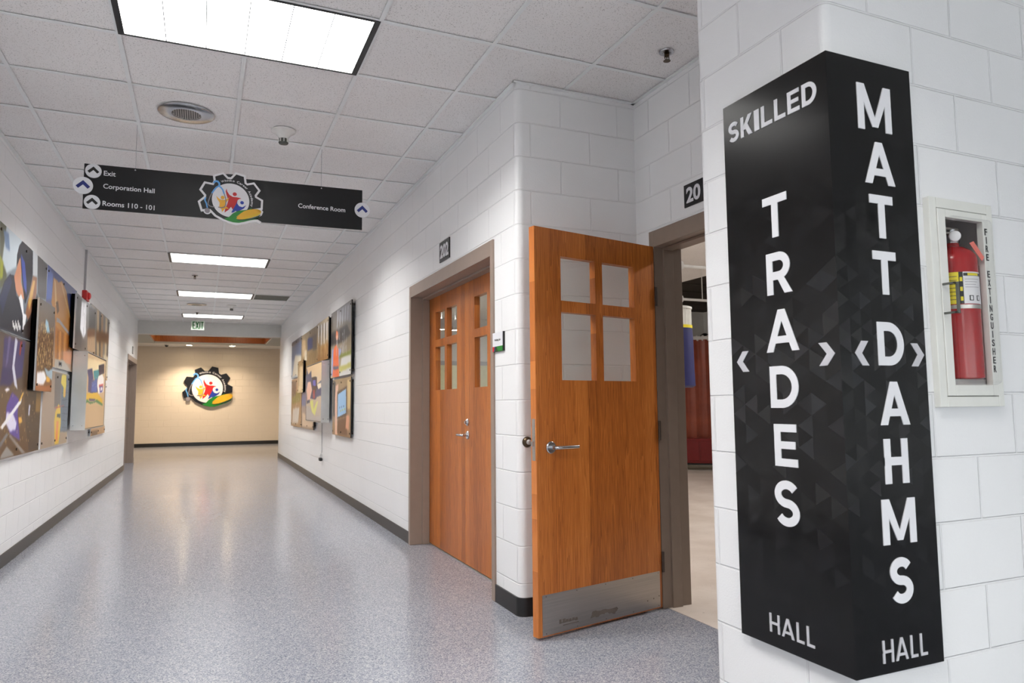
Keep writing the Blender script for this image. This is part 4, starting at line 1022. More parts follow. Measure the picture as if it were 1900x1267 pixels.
PIC={'welder': [('g',(190,205,215),(70,75,85)),('p',(96,98,72),4,[(.003,1.011),(.112,1.016),(.164,.472),(.063,.371)]),('p',(215,228,236),5,[(.113,1.007),(.401,1.005),(.324,.691),(.156,.557),(.072,.651)]),('p',(120,150,190),5,[(.063,.947),(.157,.951),(.192,.791),(.114,.799)]),('p',(178,182,60),4,[(.033,.687),(.092,.639),(.097,.491),(.055,.453)]),('p',(88,86,88),2,[(.744,1.005),(1.001,.996),(1.002,.566),(.847,.536),(.789,.57)]),('p',(200,205,210),2,[(.639,1.009),(.744,1.005),(.756,.765),(.668,.732)]),('p',(35,38,50),1,[(.068,.31),(.126,.469),(.213,.57),(.292,.586),(.352,.402),(.443,.361),(.501,.235),(.512,.011),(.096,.016)]),('p',(44,52,86),3,[(.071,.279),(.128,.458),(.214,.557),(.259,.507),(.179,.313),(.121,.133)]),('p',(205,140,105),1,[(.376,.818),(.418,.729),(.423,.566),(.529,.411),(.395,.404),(.338,.443),(.289,.574),(.326,.668)]),('p',(28,30,42),1,[(.324,.691),(.322,.817),(.354,.925),(.413,1.005),(.528,1.012),(.635,.995),(.657,.714),(.613,.536),(.523,.361),(.444,.574),(.386,.822)]),('p',(60,78,160),2,[(.393,.86),(.478,.802),(.534,.606),(.548,.466),(.482,.54),(.433,.689)]),('p',(150,105,80),2,[(.668,.732),(.758,.74),(.763,.562),(.684,.334),(.609,.214),(.544,.271),(.599,.482)]),('p',(205,165,100),2,[(.673,.683),(.719,.687),(.671,.456),(.616,.315),(.59,.406)]),('p',(235,235,238),1,[(.396,.394),(.435,.446),(.48,.396),(.51,.261),(.569,.253),(.531,.051),(.504,.044),(.49,.232)]),('p',(50,40,38),1,[(.609,.214),(.706,.365),(.777,.566),(.809,.512),(.862,.004),(.512,.011),(.524,.121)]),('p',(190,200,215),1,[(.723,.193),(.769,.255),(.764,.05),(.735,.031)]),('p',(205,205,205),.6,[(.3,.125),(.311,.139),(.329,.075),(.317,.061)]),('p',(205,205,205),.6,[(.319,.105),(.33,.116),(.349,.046),(.335,.043)]),('p',(205,205,205),.6,[(.337,.084),(.349,.094),(.362,.084),(.353,.024)]),('p',(205,205,205),.6,[(.349,.137),(.36,.151),(.382,.054),(.365,.073)]),('p',(205,205,205),.6,[(.368,.117),(.379,.128),(.395,.092),(.384,.054)]),('p',(205,205,205),.6,[(.386,.096),(.398,.105),(.416,.061),(.403,.035)]),('p',(205,205,205),.6,[(.398,.15),(.41,.164),(.429,.098),(.416,.084)]),('p',(205,205,205),.6,[(.418,.129),(.43,.142),(.45,.069),(.435,.065)]),('p',(205,205,205),.6,[(.437,.108),(.45,.117),(.464,.106),(.454,.046)])],'torch': [('g',(95,82,74),(92,60,30)),('p',(70,62,105),6,[(.177,.969),(.575,.987),(.543,.681),(.259,.589),(.168,.724)]),('p',(44,38,90),5,[(.168,.724),(.426,.728),(.338,.593),(.147,.583)]),('p',(205,205,220),2,[(.372,1.002),(.419,.973),(.38,.762),(.468,.561),(.4,.596),(.341,.739)]),('p',(110,100,140),2,[(.251,.991),(.292,.989),(.257,.776),(.224,.728)]),('p',(150,60,50),2,[(.472,.98),(.517,.982),(.487,.859),(.458,.864)]),('p',(80,60,150),4,[(.365,.539),(.499,.487),(.493,.354),(.566,.122),(.365,.192),(.273,.304),(.278,.429)]),('p',(225,222,245),4,[(.284,.375),(.408,.355),(.481,.279),(.466,.223),(.363,.211),(.275,.286)]),('p',(235,235,250),2,[(.281,.572),(.322,.556),(.265,.537),(.225,.552)]),('p',(235,235,240),1.5,[(.185,.255),(.523,.478),(.564,.508),(.549,.45),(.224,.236)]),('p',(215,160,60),2,[(.508,.326),(.575,.323),(.592,.284),(.537,.268)]),('p',(220,170,60),1,[(.572,.542),(.595,.537),(.525,.458),(.506,.468)]),('p',(120,120,125),2,[(.199,.134),(.304,.205),(.345,.193),(.204,.09)]),('p',(140,130,125),2,[(.365,.192),(.697,.002),(.626,.0),(.347,.175)]),('p',(150,145,140),2,[(.229,.035),(.317,.096),(.47,.008),(.214,.002)]),('p',(60,40,24),4,[(.608,.529),(.992,.561),(.995,.003),(.769,.015),(.663,.272)]),('p',(130,95,40),5,[(.881,.557),(.998,.561),(.989,.367),(.879,.368)]),('p',(190,195,220),2,[(.72,.441),(.754,.431),(.742,.33),(.716,.34)]),('p',(20,16,18),1,[(.707,1.007),(.864,1.01),(.88,.568),(.663,.569),(.666,.87)]),('s',(230,190,120),60,3,(.05,.1,.9,.6),1,5)],'grinder': [('g',(105,98,92),(120,72,34)),('p',(150,185,205),2,[(.423,.813),(.571,.79),(.755,.652),(.658,.606),(.413,.724)]),('p',(92,60,34),4,[(.01,.625),(1.084,.703),(1.059,.239),(.091,.2)]),('s',(250,215,140),170,5,(.02,.25,.98,.75),1,6),('p',(240,238,240),4,[(.059,.199),(.48,.227),(.642,.146),(.455,.066),(.067,.055)]),('p',(230,170,60),2,[(.63,.183),(.883,.192),(.867,.115),(.652,.108)]),('p',(150,175,190),2,[(.468,.271),(.759,.239),(1.045,.29),(1.051,.133),(.63,.183)]),('p',(165,95,50),3,[(.03,.072),(.526,.054),(1.065,.08),(1.046,.012),(.03,.003)])],'timber': [('g',(58,76,140),(190,150,110)),('p',(100,122,190),6,[(-.005,.975),(.156,.958),(.161,.681),(.009,.643)]),('p',(198,140,75),1,[(.176,.93),(.332,.918),(.435,.96),(.599,.895),(.808,.593),(.908,.359),(.318,.269),(.286,.5),(.149,.656)]),('p',(225,190,135),.8,[(.194,.923),(.249,.893),(.314,.673),(.265,.649)]),('p',(222,180,120),.8,[(.395,.936),(.447,.933),(.827,.611),(.771,.612)]),('p',(110,75,40),1,[(.277,.688),(.343,.715),(.393,.619),(.329,.568)]),('p',(160,160,165),.8,[(.323,.532),(.404,.536),(.899,.418),(.882,.388),(.41,.495),(.33,.485)]),('p',(186,120,55),1,[(.295,.44),(.439,.419),(.879,.405),(.947,.241),(.712,.121),(.326,.09)]),('p',(150,90,40),.8,[(.369,.407),(.398,.407),(.414,.088),(.386,.085)]),('p',(225,160,80),.8,[(.447,.411),(.477,.411),(.492,.097),(.463,.093)]),('p',(150,90,40),.8,[(.529,.415),(.559,.415),(.573,.105),(.543,.102)]),('p',(225,160,80),.8,[(.613,.42),(.644,.42),(.657,.114),(.626,.111)]),('p',(150,90,40),.8,[(.7,.425),(.732,.425),(.744,.124),(.712,.121)]),('p',(225,160,80),.8,[(.79,.43),(.824,.431),(.834,.134),(.801,.131)]),('p',(214,140,85),1,[(.6,.209),(.925,.245),(.883,.087),(.618,.086)]),('p',(178,170,158),2,[(.343,.092),(.636,.1),(.805,.04),(.94,.002),(.323,-.007)]),('p',(70,72,80),1,[(.451,.074),(.563,.074),(.569,.031),(.458,.026)]),('p',(30,60,150),1,[(.827,.97),(.971,.974),(.969,.292),(.912,.323)])],'builders': [('g',(150,132,115),(180,160,140)),('p',(165,145,128),2,[(-.026,.709),(.391,.753),(.41,.0),(-.041,.001)]),('p',(112,102,96),2,[(.395,.977),(.665,.99),(.658,.547),(.423,.517)]),('p',(90,98,112),2,[(.668,.967),(1.007,.993),(1.024,.155),(.687,.175)]),('p',(45,50,62),.6,[(.675,.921),(1.002,.952),(1.004,.942),(.676,.909)]),('p',(45,50,62),.6,[(.688,.825),(1.018,.847),(1.019,.837),(.69,.812)]),('p',(45,50,62),.6,[(.701,.728),(1.032,.742),(1.034,.732),(.704,.715)]),('p',(45,50,62),.6,[(.715,.631),(1.048,.637),(1.049,.626),(.717,.619)]),('p',(45,50,62),.6,[(.729,.535),(1.063,.53),(1.065,.521),(.73,.522)]),('p',(45,50,62),.6,[(.742,.438),(1.078,.424),(1.079,.414),(.744,.425)]),('p',(45,50,62),.6,[(.756,.34),(1.093,.318),(1.095,.308),(.757,.327)]),('p',(45,50,62),.6,[(.769,.242),(1.109,.211),(1.11,.202),(.771,.229)]),('p',(45,50,62),.6,[(.738,.972),(.757,.974),(.836,.166),(.817,.167)]),('p',(45,50,62),.6,[(.804,.978),(.824,.979),(.904,.162),(.885,.163)]),('p',(45,50,62),.6,[(.872,.983),(.891,.985),(.974,.157),(.954,.159)]),('p',(45,50,62),.6,[(.941,.988),(.961,.99),(1.045,.153),(1.024,.155)]),('p',(225,200,40),1,[(.668,.975),(.856,.99),(.868,.837),(.829,.659),(.765,.674),(.762,.8),(.647,.856)]),('p',(230,170,40),1,[(.787,.786),(.86,.789),(.852,.669),(.781,.666)]),('p',(230,190,50),1,[(.587,.569),(.662,.517),(.715,.297),(.654,.015),(.51,.021),(.449,.323),(.473,.456)]),('p',(235,140,70),1,[(.532,.334),(.62,.331),(.613,.057),(.526,.065)]),('p',(50,48,46),1,[(.54,.432),(.674,.431),(.682,.376),(.548,.38)]),('p',(185,70,60),1,[(.444,.517),(.821,.551),(.822,.54),(.446,.499)])],'steel': [('g',(150,150,152),(110,100,95)),('p',(90,86,86),3,[(.027,.96),(.267,.977),(.337,.032),(.041,.005)]),('p',(250,250,255),3,[(.235,.92),(.472,.97),(.5,.377),(.391,.257),(.217,.4)]),('p',(75,70,68),4,[(.604,.95),(1.072,.998),(1.082,.515),(.664,.448)]),('p',(170,140,110),4,[(.583,.397),(1.033,.503),(1.064,.097),(.623,.052)]),('p',(110,75,50),4,[(.571,.49),(1.069,.615),(1.041,.435),(.59,.333)]),('s',(60,58,58),40,8,(0,0,1,1),1,40)],'frames': [('g',(160,150,140),(200,160,110)),('p',(120,112,106),2,[(.178,.985),(.275,.987),(.422,.008),(.317,.046)]),('p',(205,180,140),2,[(.283,.987),(.384,.989),(.515,.015),(.406,.055)]),('p',(90,84,80),2,[(.393,.989),(.498,.992),(.611,.023),(.499,.062)]),('p',(190,150,105),2,[(.507,.992),(.617,.995),(.711,.031),(.595,.071)]),('p',(150,140,132),2,[(.626,.995),(.741,.998),(.815,.039),(.694,.08)]),('p',(225,205,170),2,[(.751,.997),(.87,1.0),(.921,.048),(.797,.09)]),('p',(110,100,92),2,[(.88,1.0),(1.005,1.003),(1.033,.057),(.903,.098)]),('p',(120,80,45),5,[(.28,.68),(1.01,.778),(1.005,.615),(.304,.518)]),('p',(235,220,190),3,[(.721,.388),(.998,.4),(.992,.054),(.824,.04)])],'corner': [('g',(225,190,160),(190,150,110)),('p',(230,225,220),2,[(.821,.984),(.992,.993),(1.029,.136),(.897,.142)]),('p',(235,160,120),2,[(.732,.978),(.886,.988),(.864,.726),(.75,.723)]),('p',(110,80,60),2,[(.041,.096),(.479,.085),(.438,-.019),(.056,.003)])],'screen': [('g',(212,180,140),(206,172,132)),('p',(238,214,170),5,[(-.028,.93),(.913,.974),(.888,.826),(.001,.748)]),('p',(26,42,110),1,[(-.004,.772),(.235,.816),(.327,.646),(.484,.723),(.574,.502),(.29,.47),(.079,.484),(.072,.671)]),('p',(30,140,150),1,[(.305,.785),(.599,.834),(.593,.709),(.41,.652),(.333,.711)]),('p',(45,90,170),1,[(.25,.62),(.532,.705),(.521,.501),(.232,.49)]),('p',(28,26,60),1,[(.563,.889),(.897,.952),(.913,.805),(.615,.745)]),('p',(245,240,235),1,[(.572,.73),(.797,.783),(.905,.731),(.913,.515),(.632,.482),(.533,.591)]),('p',(245,240,235),1,[(-.09,.639),(.013,.667),(.013,.482),(-.041,.46)]),('p',(205,50,50),1,[(.62,.607),(.872,.638),(.881,.586),(.644,.57)]),('p',(40,60,160),1,[(.669,.587),(.858,.603),(.854,.513),(.685,.495)]),('p',(245,240,235),.6,[(.727,.574),(.822,.583),(.821,.536),(.736,.528)]),('p',(226,180,50),1,[(-.081,.398),(.008,.461),(.523,.49),(.894,.395),(.887,.323),(.453,.387),(.058,.376),(-.079,.338)]),('p',(35,120,70),1,[(-.078,.328),(.057,.385),(.176,.351),(.416,.36),(.539,.393),(.896,.328),(.891,.299),(.502,.353),(.219,.324),(.063,.347),(-.075,.308)]),('p',(80,70,110),1,[(.131,.392),(.495,.399),(.414,.369),(.173,.366)]),('s',(235,235,245),26,4,(.25,.55,.5,.82),1,3)],'vest': [('g',(112,106,104),(190,170,130)),('p',(70,66,66),4,[(-.035,.701),(.812,.689),(.976,.542),(.62,.476),(.017,.491)]),('p',(150,150,155),3,[(.308,.993),(.96,.997),(.971,.7),(.676,.774),(.316,.819)]),('p',(190,192,200),1.2,[(.324,.98),(.369,.977),(.349,.748),(.305,.712)]),('p',(190,192,200),1.2,[(.457,.973),(.501,.971),(.481,.756),(.439,.72)]),('p',(190,192,200),1.2,[(.585,.968),(.627,.966),(.608,.762),(.568,.728)]),('p',(190,192,200),1.2,[(.709,.962),(.749,.96),(.73,.768),(.691,.734)]),('p',(190,192,200),1.2,[(.828,.957),(.867,.954),(.848,.774),(.81,.741)]),('p',(150,165,215),2,[(.06,.441),(.334,.429),(.554,.38),(.42,.143),(.041,.02)]),('p',(225,225,222),3,[(.559,.256),(.984,.328),(.996,-.002),(.464,-.007)]),('p',(140,150,70),2,[(.45,.309),(1.003,.326),(1.005,.267),(.452,.256)]),('p',(200,195,110),2,[(.457,.14),(.991,.152),(.993,.094),(.461,.057)]),('p',(232,110,60),1,[(.141,.431),(.293,.488),(.409,.398),(.449,-.006),(.106,.003)]),('p',(238,130,80),1,[(.276,.696),(.368,.659),(.387,.571),(.328,.541),(.258,.59)]),('p',(240,190,165),1,[(.28,.619),(.37,.606),(.358,.543),(.298,.546)]),('p',(90,96,120),1,[(.13,.168),(.42,.154),(.422,.111),(.132,.124)]),('s',(215,218,228),50,9,(.3,.3,.85,.6),1,12)],'tablet': [('g',(165,140,105),(150,118,88)),('p',(60,50,44),2,[(.032,.981),(.166,.959),(.193,.342),(.035,.338)]),('p',(230,185,160),1.5,[(.169,.892),(.339,.91),(.268,.602),(.31,.011),(.165,.001),(.138,.604)]),('p',(86,62,46),1,[(.263,.706),(.278,.771),(.812,.861),(.83,.354),(.281,.292)]),('p',(150,195,235),.8,[(.313,.726),(.755,.811),(.769,.402),(.313,.323)]),('p',(215,190,140),2,[(.808,.959),(.982,.948),(.969,.475),(.825,.474)]),('p',(110,75,55),2,[(.299,.267),(.794,.33),(.842,.02),(.292,.035)]),('p',(220,160,130),2,[(.792,.377),(.938,.357),(.911,.119),(.748,.147)]),('p',(70,110,160),.6,[(.389,.504),(.438,.511),(.439,.478),(.39,.473)]),('p',(190,200,90),.6,[(.448,.451),(.496,.458),(.498,.425),(.45,.42)]),('p',(70,110,160),.6,[(.502,.519),(.549,.526),(.551,.493),(.503,.489)]),('p',(190,200,90),.6,[(.56,.466),(.606,.474),(.608,.441),(.561,.436)]),('p',(70,110,160),.6,[(.612,.533),(.658,.541),(.659,.508),(.613,.504)]),('p',(190,200,90),.6,[(.668,.481),(.713,.489),(.715,.458),(.669,.452)])],'stripes': [('g',(170,150,118),(150,118,80)),('p',(225,225,228),1,[(.088,.956),(.18,.947),(.179,.473),(.113,.483)]),('p',(100,95,92),1,[(.219,.944),(.307,.937),(.312,.361),(.248,.369)]),('p',(210,210,214),1,[(.345,.932),(.432,.925),(.442,.251),(.38,.259)]),('p',(120,112,104),1,[(.469,.922),(.553,.915),(.551,.468),(.491,.478)]),('p',(225,225,228),1,[(.589,.912),(.672,.905),(.675,.359),(.616,.369)]),('p',(100,95,92),1,[(.707,.902),(.788,.895),(.796,.254),(.737,.263)]),('p',(210,210,214),1,[(.822,.892),(.901,.885),(.898,.463),(.842,.473)]),('p',(120,112,104),1,[(.935,.881),(1.012,.875),(1.013,.359),(.958,.368)]),('p',(150,105,55),3,[(.091,.412),(1.045,.371),(1.041,-.019),(.113,-.002)]),('s',(215,190,140),40,12,(0,0,1,.5),1,20)],'collage': [('g',(150,132,105),(170,135,85)),('p',(70,85,130),2,[(.343,.829),(.627,.817),(.637,.552),(.354,.55)]),('p',(205,175,135),2,[(.046,.876),(.236,.859),(.277,.463),(.082,.433)]),('p',(225,210,185),1,[(.188,.589),(.312,.594),(.34,.313),(.2,.305)]),('p',(120,110,100),2,[(.627,.833),(.823,.839),(.835,.472),(.639,.486)]),('s',(90,80,70),60,13,(0,0,1,1),1,16)],'sky': [('g',(120,130,150),(150,165,185)),('p',(85,105,140),4,[(.0,.895),(1.014,.875),(1.043,.436),(.031,.489)]),('p',(215,205,185),3,[(.377,.601),(1.038,.508),(1.003,.007),(.099,.044)]),('p',(95,90,90),2,[(-.007,.977),(1.007,.985),(1.013,.893),(.0,.895)])],'mini': [('g',(150,120,80),(190,170,130)),('p',(215,190,150),2,[(.3,.826),(.972,.825),(.919,.077),(.244,.051)]),('s',(110,80,50),30,14,(0,0,1,1),1,14)],'machine': [('g',(165,125,85),(150,115,80)),('p',(120,110,40),2,[(.07,.717),(.93,.748),(.883,.517),(.094,.464)]),('p',(200,190,180),3,[(.18,.37),(.825,.401),(.716,.077),(.131,.056)]),('p',(80,55,40),2,[(.015,.975),(.502,.946),(.456,.644),(.047,.623)]),('s',(235,230,220),40,15,(0,0,1,1),1,6)],'desk': [('g',(150,150,165),(140,115,95)),('p',(90,100,140),2,[(-.019,.687),(.945,.657),(.958,.453),(.001,.43)]),('p',(200,175,150),2,[(.079,.288),(.972,.249),(.954,.032),(.074,.021)])],'screenr': [('g',(238,205,160),(175,165,160)),('p',(42,62,110),1.5,[(-.01,.995),(.138,.85),(.338,.911),(.366,.782),(.723,.768),(.731,.634),(.985,.69),(.998,.434),(.743,.416),(.656,.37),(.27,.402),(.275,.325),(.037,.301)]),('p',(236,190,170),1,[(.095,.709),(.301,.709),(.409,.55),(.272,.377),(.086,.366),(.019,.566)]),('p',(240,225,200),1,[(.731,.634),(.97,.655),(.991,.573),(.823,.546)]),('p',(30,26,40),1,[(.396,.779),(.677,.771),(.751,.585),(.559,.445),(.442,.499)]),('p',(150,30,60),1,[(.477,.548),(.59,.548),(.617,.395),(.487,.385)]),('p',(70,80,180),1,[(.447,.725),(.635,.725),(.659,.614),(.473,.623)]),('p',(214,214,120),1,[(.274,.35),(.488,.372),(.527,.199),(.747,.345),(.817,.343),(.626,.09),(.434,.148)]),('p',(178,172,170),3,[(.039,.275),(.229,.249),(.583,.052),(1.016,.11),(1.021,.007),(.058,-.001)])]}
def photo(key, name, label, res=.011, proud=False, group='photo panels'):
    s, y0, y1, z0, z1, off = PAN[key]; w, h = y1 - y0, z1 - z0
    if s == 'L': r = thing(name, label, 'photo panel', (XL, y0, z0), 90, group)
    else: r = thing(name, label, 'photo panel', (XR, y1, z0), -90, group)
    print_board('print', PIC[key], w, h, -off, -off + .014, r, res, (216, 216, 216) if s == 'L' else (40, 40, 42))  # edge tone paints in light: pale where lit from below, dark on shaded side
    if proud: G().box(.012, w - .012, -off + .0145, -.0375 if s == 'L' else -.0475, .012, h - .012).build('shade_box', M['matte_black'], r)  # black box stands in for the shaded gap behind raised prints
    e = .05
    nx = 3 if w > 1.2 else 2
    for i in range(nx):
        for z in (e, h - e):
            x = e + (w - 2 * e) * i / (nx - 1)
            g = G().cyl((x, -off - .006, z), (x, -.001 if not proud else -off, z), .011, 12); g.build('standoff_bolt', M['hinge'], r, smooth=40)
    return r
LG, RG = 'photo panels around the case by the fire alarm', 'photo panels around the case by the double door'
photo('welder', 'photo_panel', 'metal photo print of a man in a dark cap and shirt seen in profile', .0065, group=LG)
photo('torch', 'photo_panel', 'dark brown photo print of bright purple welding light, lowest and nearest', .007, group=LG)
photo('grinder', 'photo_panel', 'narrow raised photo print of flying orange sparks with a white flare', .008, True, group=LG)
photo('timber', 'photo_panel', 'photo print of a timber house frame against a deep blue sky', .008, group=LG)
photo('builders', 'photo_panel', 'photo print of workers in yellow vests beside a rebar grid', .008, group=LG)
photo('steel', 'photo_panel', 'raised silvery brown photo print with a painted white glare, beside the blue sky print', .012, True, group=LG)  # white patch in this print is a painted sheen
photo('frames', 'photo_panel', 'photo print of vertical brown and cream boards, last in the upper row', .014, group=LG)
photo('corner', 'photo_panel', 'pale peach photo print mostly hidden behind the painted letters case', .014, group=LG)
photo('vest', 'photo_panel', 'photo print of a person in an orange vest and hard hat', .012, group=RG)
photo('tablet', 'photo_panel', 'photo print of a hand and a light blue screen, below the orange vest', .012, group=RG)
photo('stripes', 'photo_panel', 'raised photo print of white vertical stripes, touching the orange vest print', .014, True, group=RG)
photo('collage', 'photo_panel', 'golden brown photo print with a dark blue figure in the upper row', .016, group=RG)
photo('sky', 'photo_panel', 'grey blue photo print, farthest in the upper row', .018, group=RG)
photo('mini', 'photo_panel', 'small raised tan photo print overlapping the grey blue one', .016, True, group=RG)
photo('machine', 'photo_panel', 'brown photo print with an olive patch, farthest in the lower row', .018, group=RG)
photo('desk', 'photo_panel', 'lilac and tan photo print half hidden behind the display case', .018, group=RG)
def case(key, label):
    s, y0, y1, z0, z1, off = PAN[key]; w, h = y1 - y0, z1 - z0
    if s == 'L': r = thing('display_case', label, 'display case', (XL, y0, z0), 90)
    else: r = thing('display_case', label, 'display case', (XR, y1, z0), -90)
    bk = -.0375 if s == 'L' else -.0475; g = G(); e = .012
    g.box(0, e, -off, bk, 0, h); g.box(w - e, w, -off, bk, 0, h); g.box(e, w - e, -off, bk, 0, e); g.box(e, w - e, -off, bk, h - e, h); g.box(e, w - e, bk - .012, bk, e, h - e); g.box(w * .3, w * .7, bk, -.001, h * .3, h * .7)
    g.build('housing', M['case'], r)
    o = print_board('picture_front', PIC[key], w - 2 * e - .012, h - 2 * e - .012, -off + .003, -off + .02, r, .009)
    o.location = (e + .006, 0, e + .006)
    g = G()
    for b in ((e, e + .006, e, h - e), (w - e - .006, w - e, e, h - e), (e, w - e, e, e + .006), (e, w - e, h - e - .006, h - e)): g.box(b[0], b[1], -off + .001, -off + .02, b[2], b[3])
    g.build('bezel', M['black'], r)
    xs_ = (-.0,) if s == 'L' else (w,)
    g = G()
    for z in (.05, h - .05):
        for y in (-.065, -off + .03): g.lathe([(.006, 0), (.006, .003)], (0 if s == 'L' else w, y, z), (-1 if s == 'L' else 1, 0, 0), 10)
    g.build('side_screws', M['chrome'], r)
    return r
case('screen', 'grey metal wall case showing painted blue letters and a book, on the fire alarm side')
rc_ = case('screenr', 'grey metal wall case with a cable below it, on the double door side')
cb = thing('power_cable', 'thin dark cable with a black plug hanging below the grey wall case', 'cable', (XR, 11.0, .42), -90)
G().tube([(-.02, -.012, .54), (-.015, -.012, .3), (0, -.012, .08), (-.03, -.03, .03), (-.05, -.03, .0), (-.02, -.03, -.03), (.01, -.02, .0), (0, -.012, .05)], .006, 8).build('cord', M['conduit'], cb, smooth=60)
G().box(-.07, .05, -.05, -.01, -.045, .0).build('plug', M['black'], cb, bevel=.006)

# ------------------------------------------------------------------ plates and small wall signs
rp = thing('room_plate', 'square black room number plate reading 202 above the double door', 'room plate', (XR, 5.234, 2.291), -90)
G().box(0, .243, -.008, 0, 0, .156).build('plate', M['sign_black'], rp, bevel=.001)
g = G(); write(g, '202', .022, .221, 0, -.0092, .0012, .03, height=.105, zmid=.078); g.build('lettering', M['sign_white'], rp)
rq = thing('room_plate', 'black number plate starting with 2, half hidden above the open oak door', 'room plate', (2.5, 3.252, 2.297), -90)
G().box(0, .243, -.008, 0, 0, .13).build('plate', M['sign_black'], rq, bevel=.001)
g = G(); write(g, '20', .022, .147, 0, -.0092, .0012, .03, height=.09, zmid=.065); g.build('lettering', M['sign_white'], rq)
rr_ = thing('room_plate', 'small pale number plate above the brown door at the corridor end', 'room plate', (XL, 16.49, 2.30), 90)
G().box(0, .2, -.008, 0, 0, .15).build('plate', M['vent'], rr_); G().box(.012, .188, -.0095, -.007, .012, .138).build('insert', M['cavity'], rr_)
ws = thing('lab_sign', 'small white sign reading Welding Lab with a green band beside the double door', 'sign', (XR, 4.122, 1.516), -90)
G().box(0, .17, -.010, 0, 0, .119).build('backplate', M['black'], ws, bevel=.0015)
G().box(.0, .160, -.0125, -.0095, .033, .119).build('face', M['sign_white'], ws)
gb = G(); gb.box(.0, .160, -.0125, -.0095, .002, .033); gb.build('band', M['logo_green'], ws)
gb = G(); gb.prism([(.0, .002), (.022, .002), (.034, .033), (.0, .033)], -.0132, -.0126); gb.build('band', M['logo_red'], ws)
gb = G(); gb.prism([(.022, .002), (.036, .002), (.05, .033), (.034, .033)], -.0132, -.0126); gb.build('band', M['navy'], ws)
gb = G(); gb.prism([(.036, .002), (.09, .002), (.06, .033), (.05, .033)], -.0132, -.0126); gb.build('band', M['logo_dkgreen'], ws)
g = G(); write(g, 'Welding Lab', .03, .125, .062, -.0132, .0007, .01); g.build('lettering', M['black'], ws)
fa = thing('fire_alarm', 'red fire alarm device on the wall above the raised silvery photo', 'fire alarm', (XL, 9.74, 2.485), 90)
G().box(.02, .25, -.05, 0, 0, .115).build('housing', M['alarm_red'], fa, bevel=.006)
G().lathe([(.045, 0), (.04, .02), (.02, .03)], (.135, -.05, .058), (0, -1, 0), 22).build('horn', M['alarm_red'], fa, smooth=40)
cd = thing('conduit', 'grey vertical conduit from the ceiling down to the red fire alarm', 'conduit', (XL, 9.86, 2.602), 90)
G().box(.005, .035, -.022, 0, 0, H - 2.602).build('channel', M['conduit'], cd, bevel=.002)
dstop = thing('door_stop', 'round bronze door stop with pale bumper on the rounded wall corner behind the open door', 'door stop', (1.722, 3.756, .975))
G().lathe([(.031, .001), (.031, -.004), (.024, -.016), (.016, -.02)], (0, 0, 0), (0, 1, 0), 26).build('rose', M['bronze'], dstop, smooth=40)
G().lathe([(.015, -.018), (.015, -.032), (.009, -.038)], (0, 0, 0), (0, 1, 0), 20).build('bumper', M['cavity'], dstop, smooth=40)
ex = thing('exit_sign', 'white exit sign with green EXIT letters hanging below the far ceiling', 'exit sign', (-.276, 16.9, 2.868))
G().box(0, .268, 0, .045, 0, .205).build('housing', M['exit_white'], ex, bevel=.004)
g = G()
for (c, a, b) in (('E', .03, .085), ('I', .166, .188), ('T', .196, .25)): cap(g, c, a, b, .022, .184, -.002, .023, .002)
g.stroke([(.1, .022), (.15, .184)], .023, -.0021, .0); g.stroke([(.1, .184), (.15, .022)], .023, -.0022, .0)
g.build('lettering', M['exit_green'], ex)
G().box(.1, .17, .005, .04, .205, H - 2.868 - .001).build('mount', M['detector'], ex)

# ------------------------------------------------------------------ ceiling fittings
def speaker(x, y, lab):
    r = thing('ceiling_speaker', lab, 'ceiling speaker', (x, y, H), 0, 'ceiling speakers')
    G().lathe([(.172, 0), (.172, -.006), (.165, -.010), (.09, -.012), (.09, -.004)], n=44, caps=False).build('ring', M['chrome'], r, smooth=30)
    g = G(); g.lathe([(.091, -.007), (.091, -.003)], n=36)
    for i in range(-6, 7):
        for j in range(-6, 7):
            if i * i + j * j < 40: g.box(i * .0135 - .004, i * .0135 + .004, j * .0135 - .004, j * .0135 + .004, -.0078, -.0069, 1)
    g.build('grille', [M['steel'], M['black']], r)
speaker(-.148, 4.985, 'round brushed metal ceiling speaker between the nearest light and hanging sign')
speaker(-.148, 14.48, 'round metal ceiling speaker far down the corridor before the exit sign')
def detector(x, y, lab):
    r = thing('smoke_detector', lab, 'smoke detector', (x, y, H), 0, 'smoke detectors')
    G().lathe([(.082, 0), (.08, -.012), (.05, -.03), (.034, -.052), (.032, -.06)], n=32).build('base', M['detector'], r, smooth=40)
    g = G(); g.lathe([(.027, -.06), (.027, -.085), (.034, -.087), (.03, -.096), (.012, -.1)], n=24)
    for k in range(8): g.lathe([(.003, 0), (.003, .026)], (.031 * math.cos(k * .785), .031 * math.sin(k * .785), -.086), (0, 0, 1), 6, 1)
    g.build('sensor', [M['vent'], M['detector']], r, smooth=40)
detector(.47, 5.06, 'white cone smoke detector behind the nearest ceiling light')
detector(.458, 14.43, 'white smoke detector far down the corridor ceiling')
def sprinkler(x, y, lab):
    r = thing('sprinkler_head', lab, 'sprinkler', (x, y, H), 0, 'sprinkler heads')
    G().lathe([(.042, 0), (.04, -.006), (.026, -.010), (.02, -.003)], n=28, caps=False).build('escutcheon', M['chrome'], r, smooth=40)
    g = G(); g.lathe([(.014, 0), (.014, -.025), (.008, -.03)], n=16)
    for s_ in (-1, 1): g.tube([(s_ * .013, 0, -.022), (s_ * .014, 0, -.038), (s_ * .003, 0, -.05)], .0028, 8)
    g.lathe([(.02, -.051), (.02, -.053)], n=18); g.lathe([(.003, -.028), (.003, -.052)], n=8)
    g.build('head', M['bronze'], r, smooth=40)
sprinkler(2.289, 3.1, 'sprinkler head in the recess ceiling above the open oak door')
sprinkler(-.153, 11.29, 'sprinkler head between the second and third visible ceiling lights')
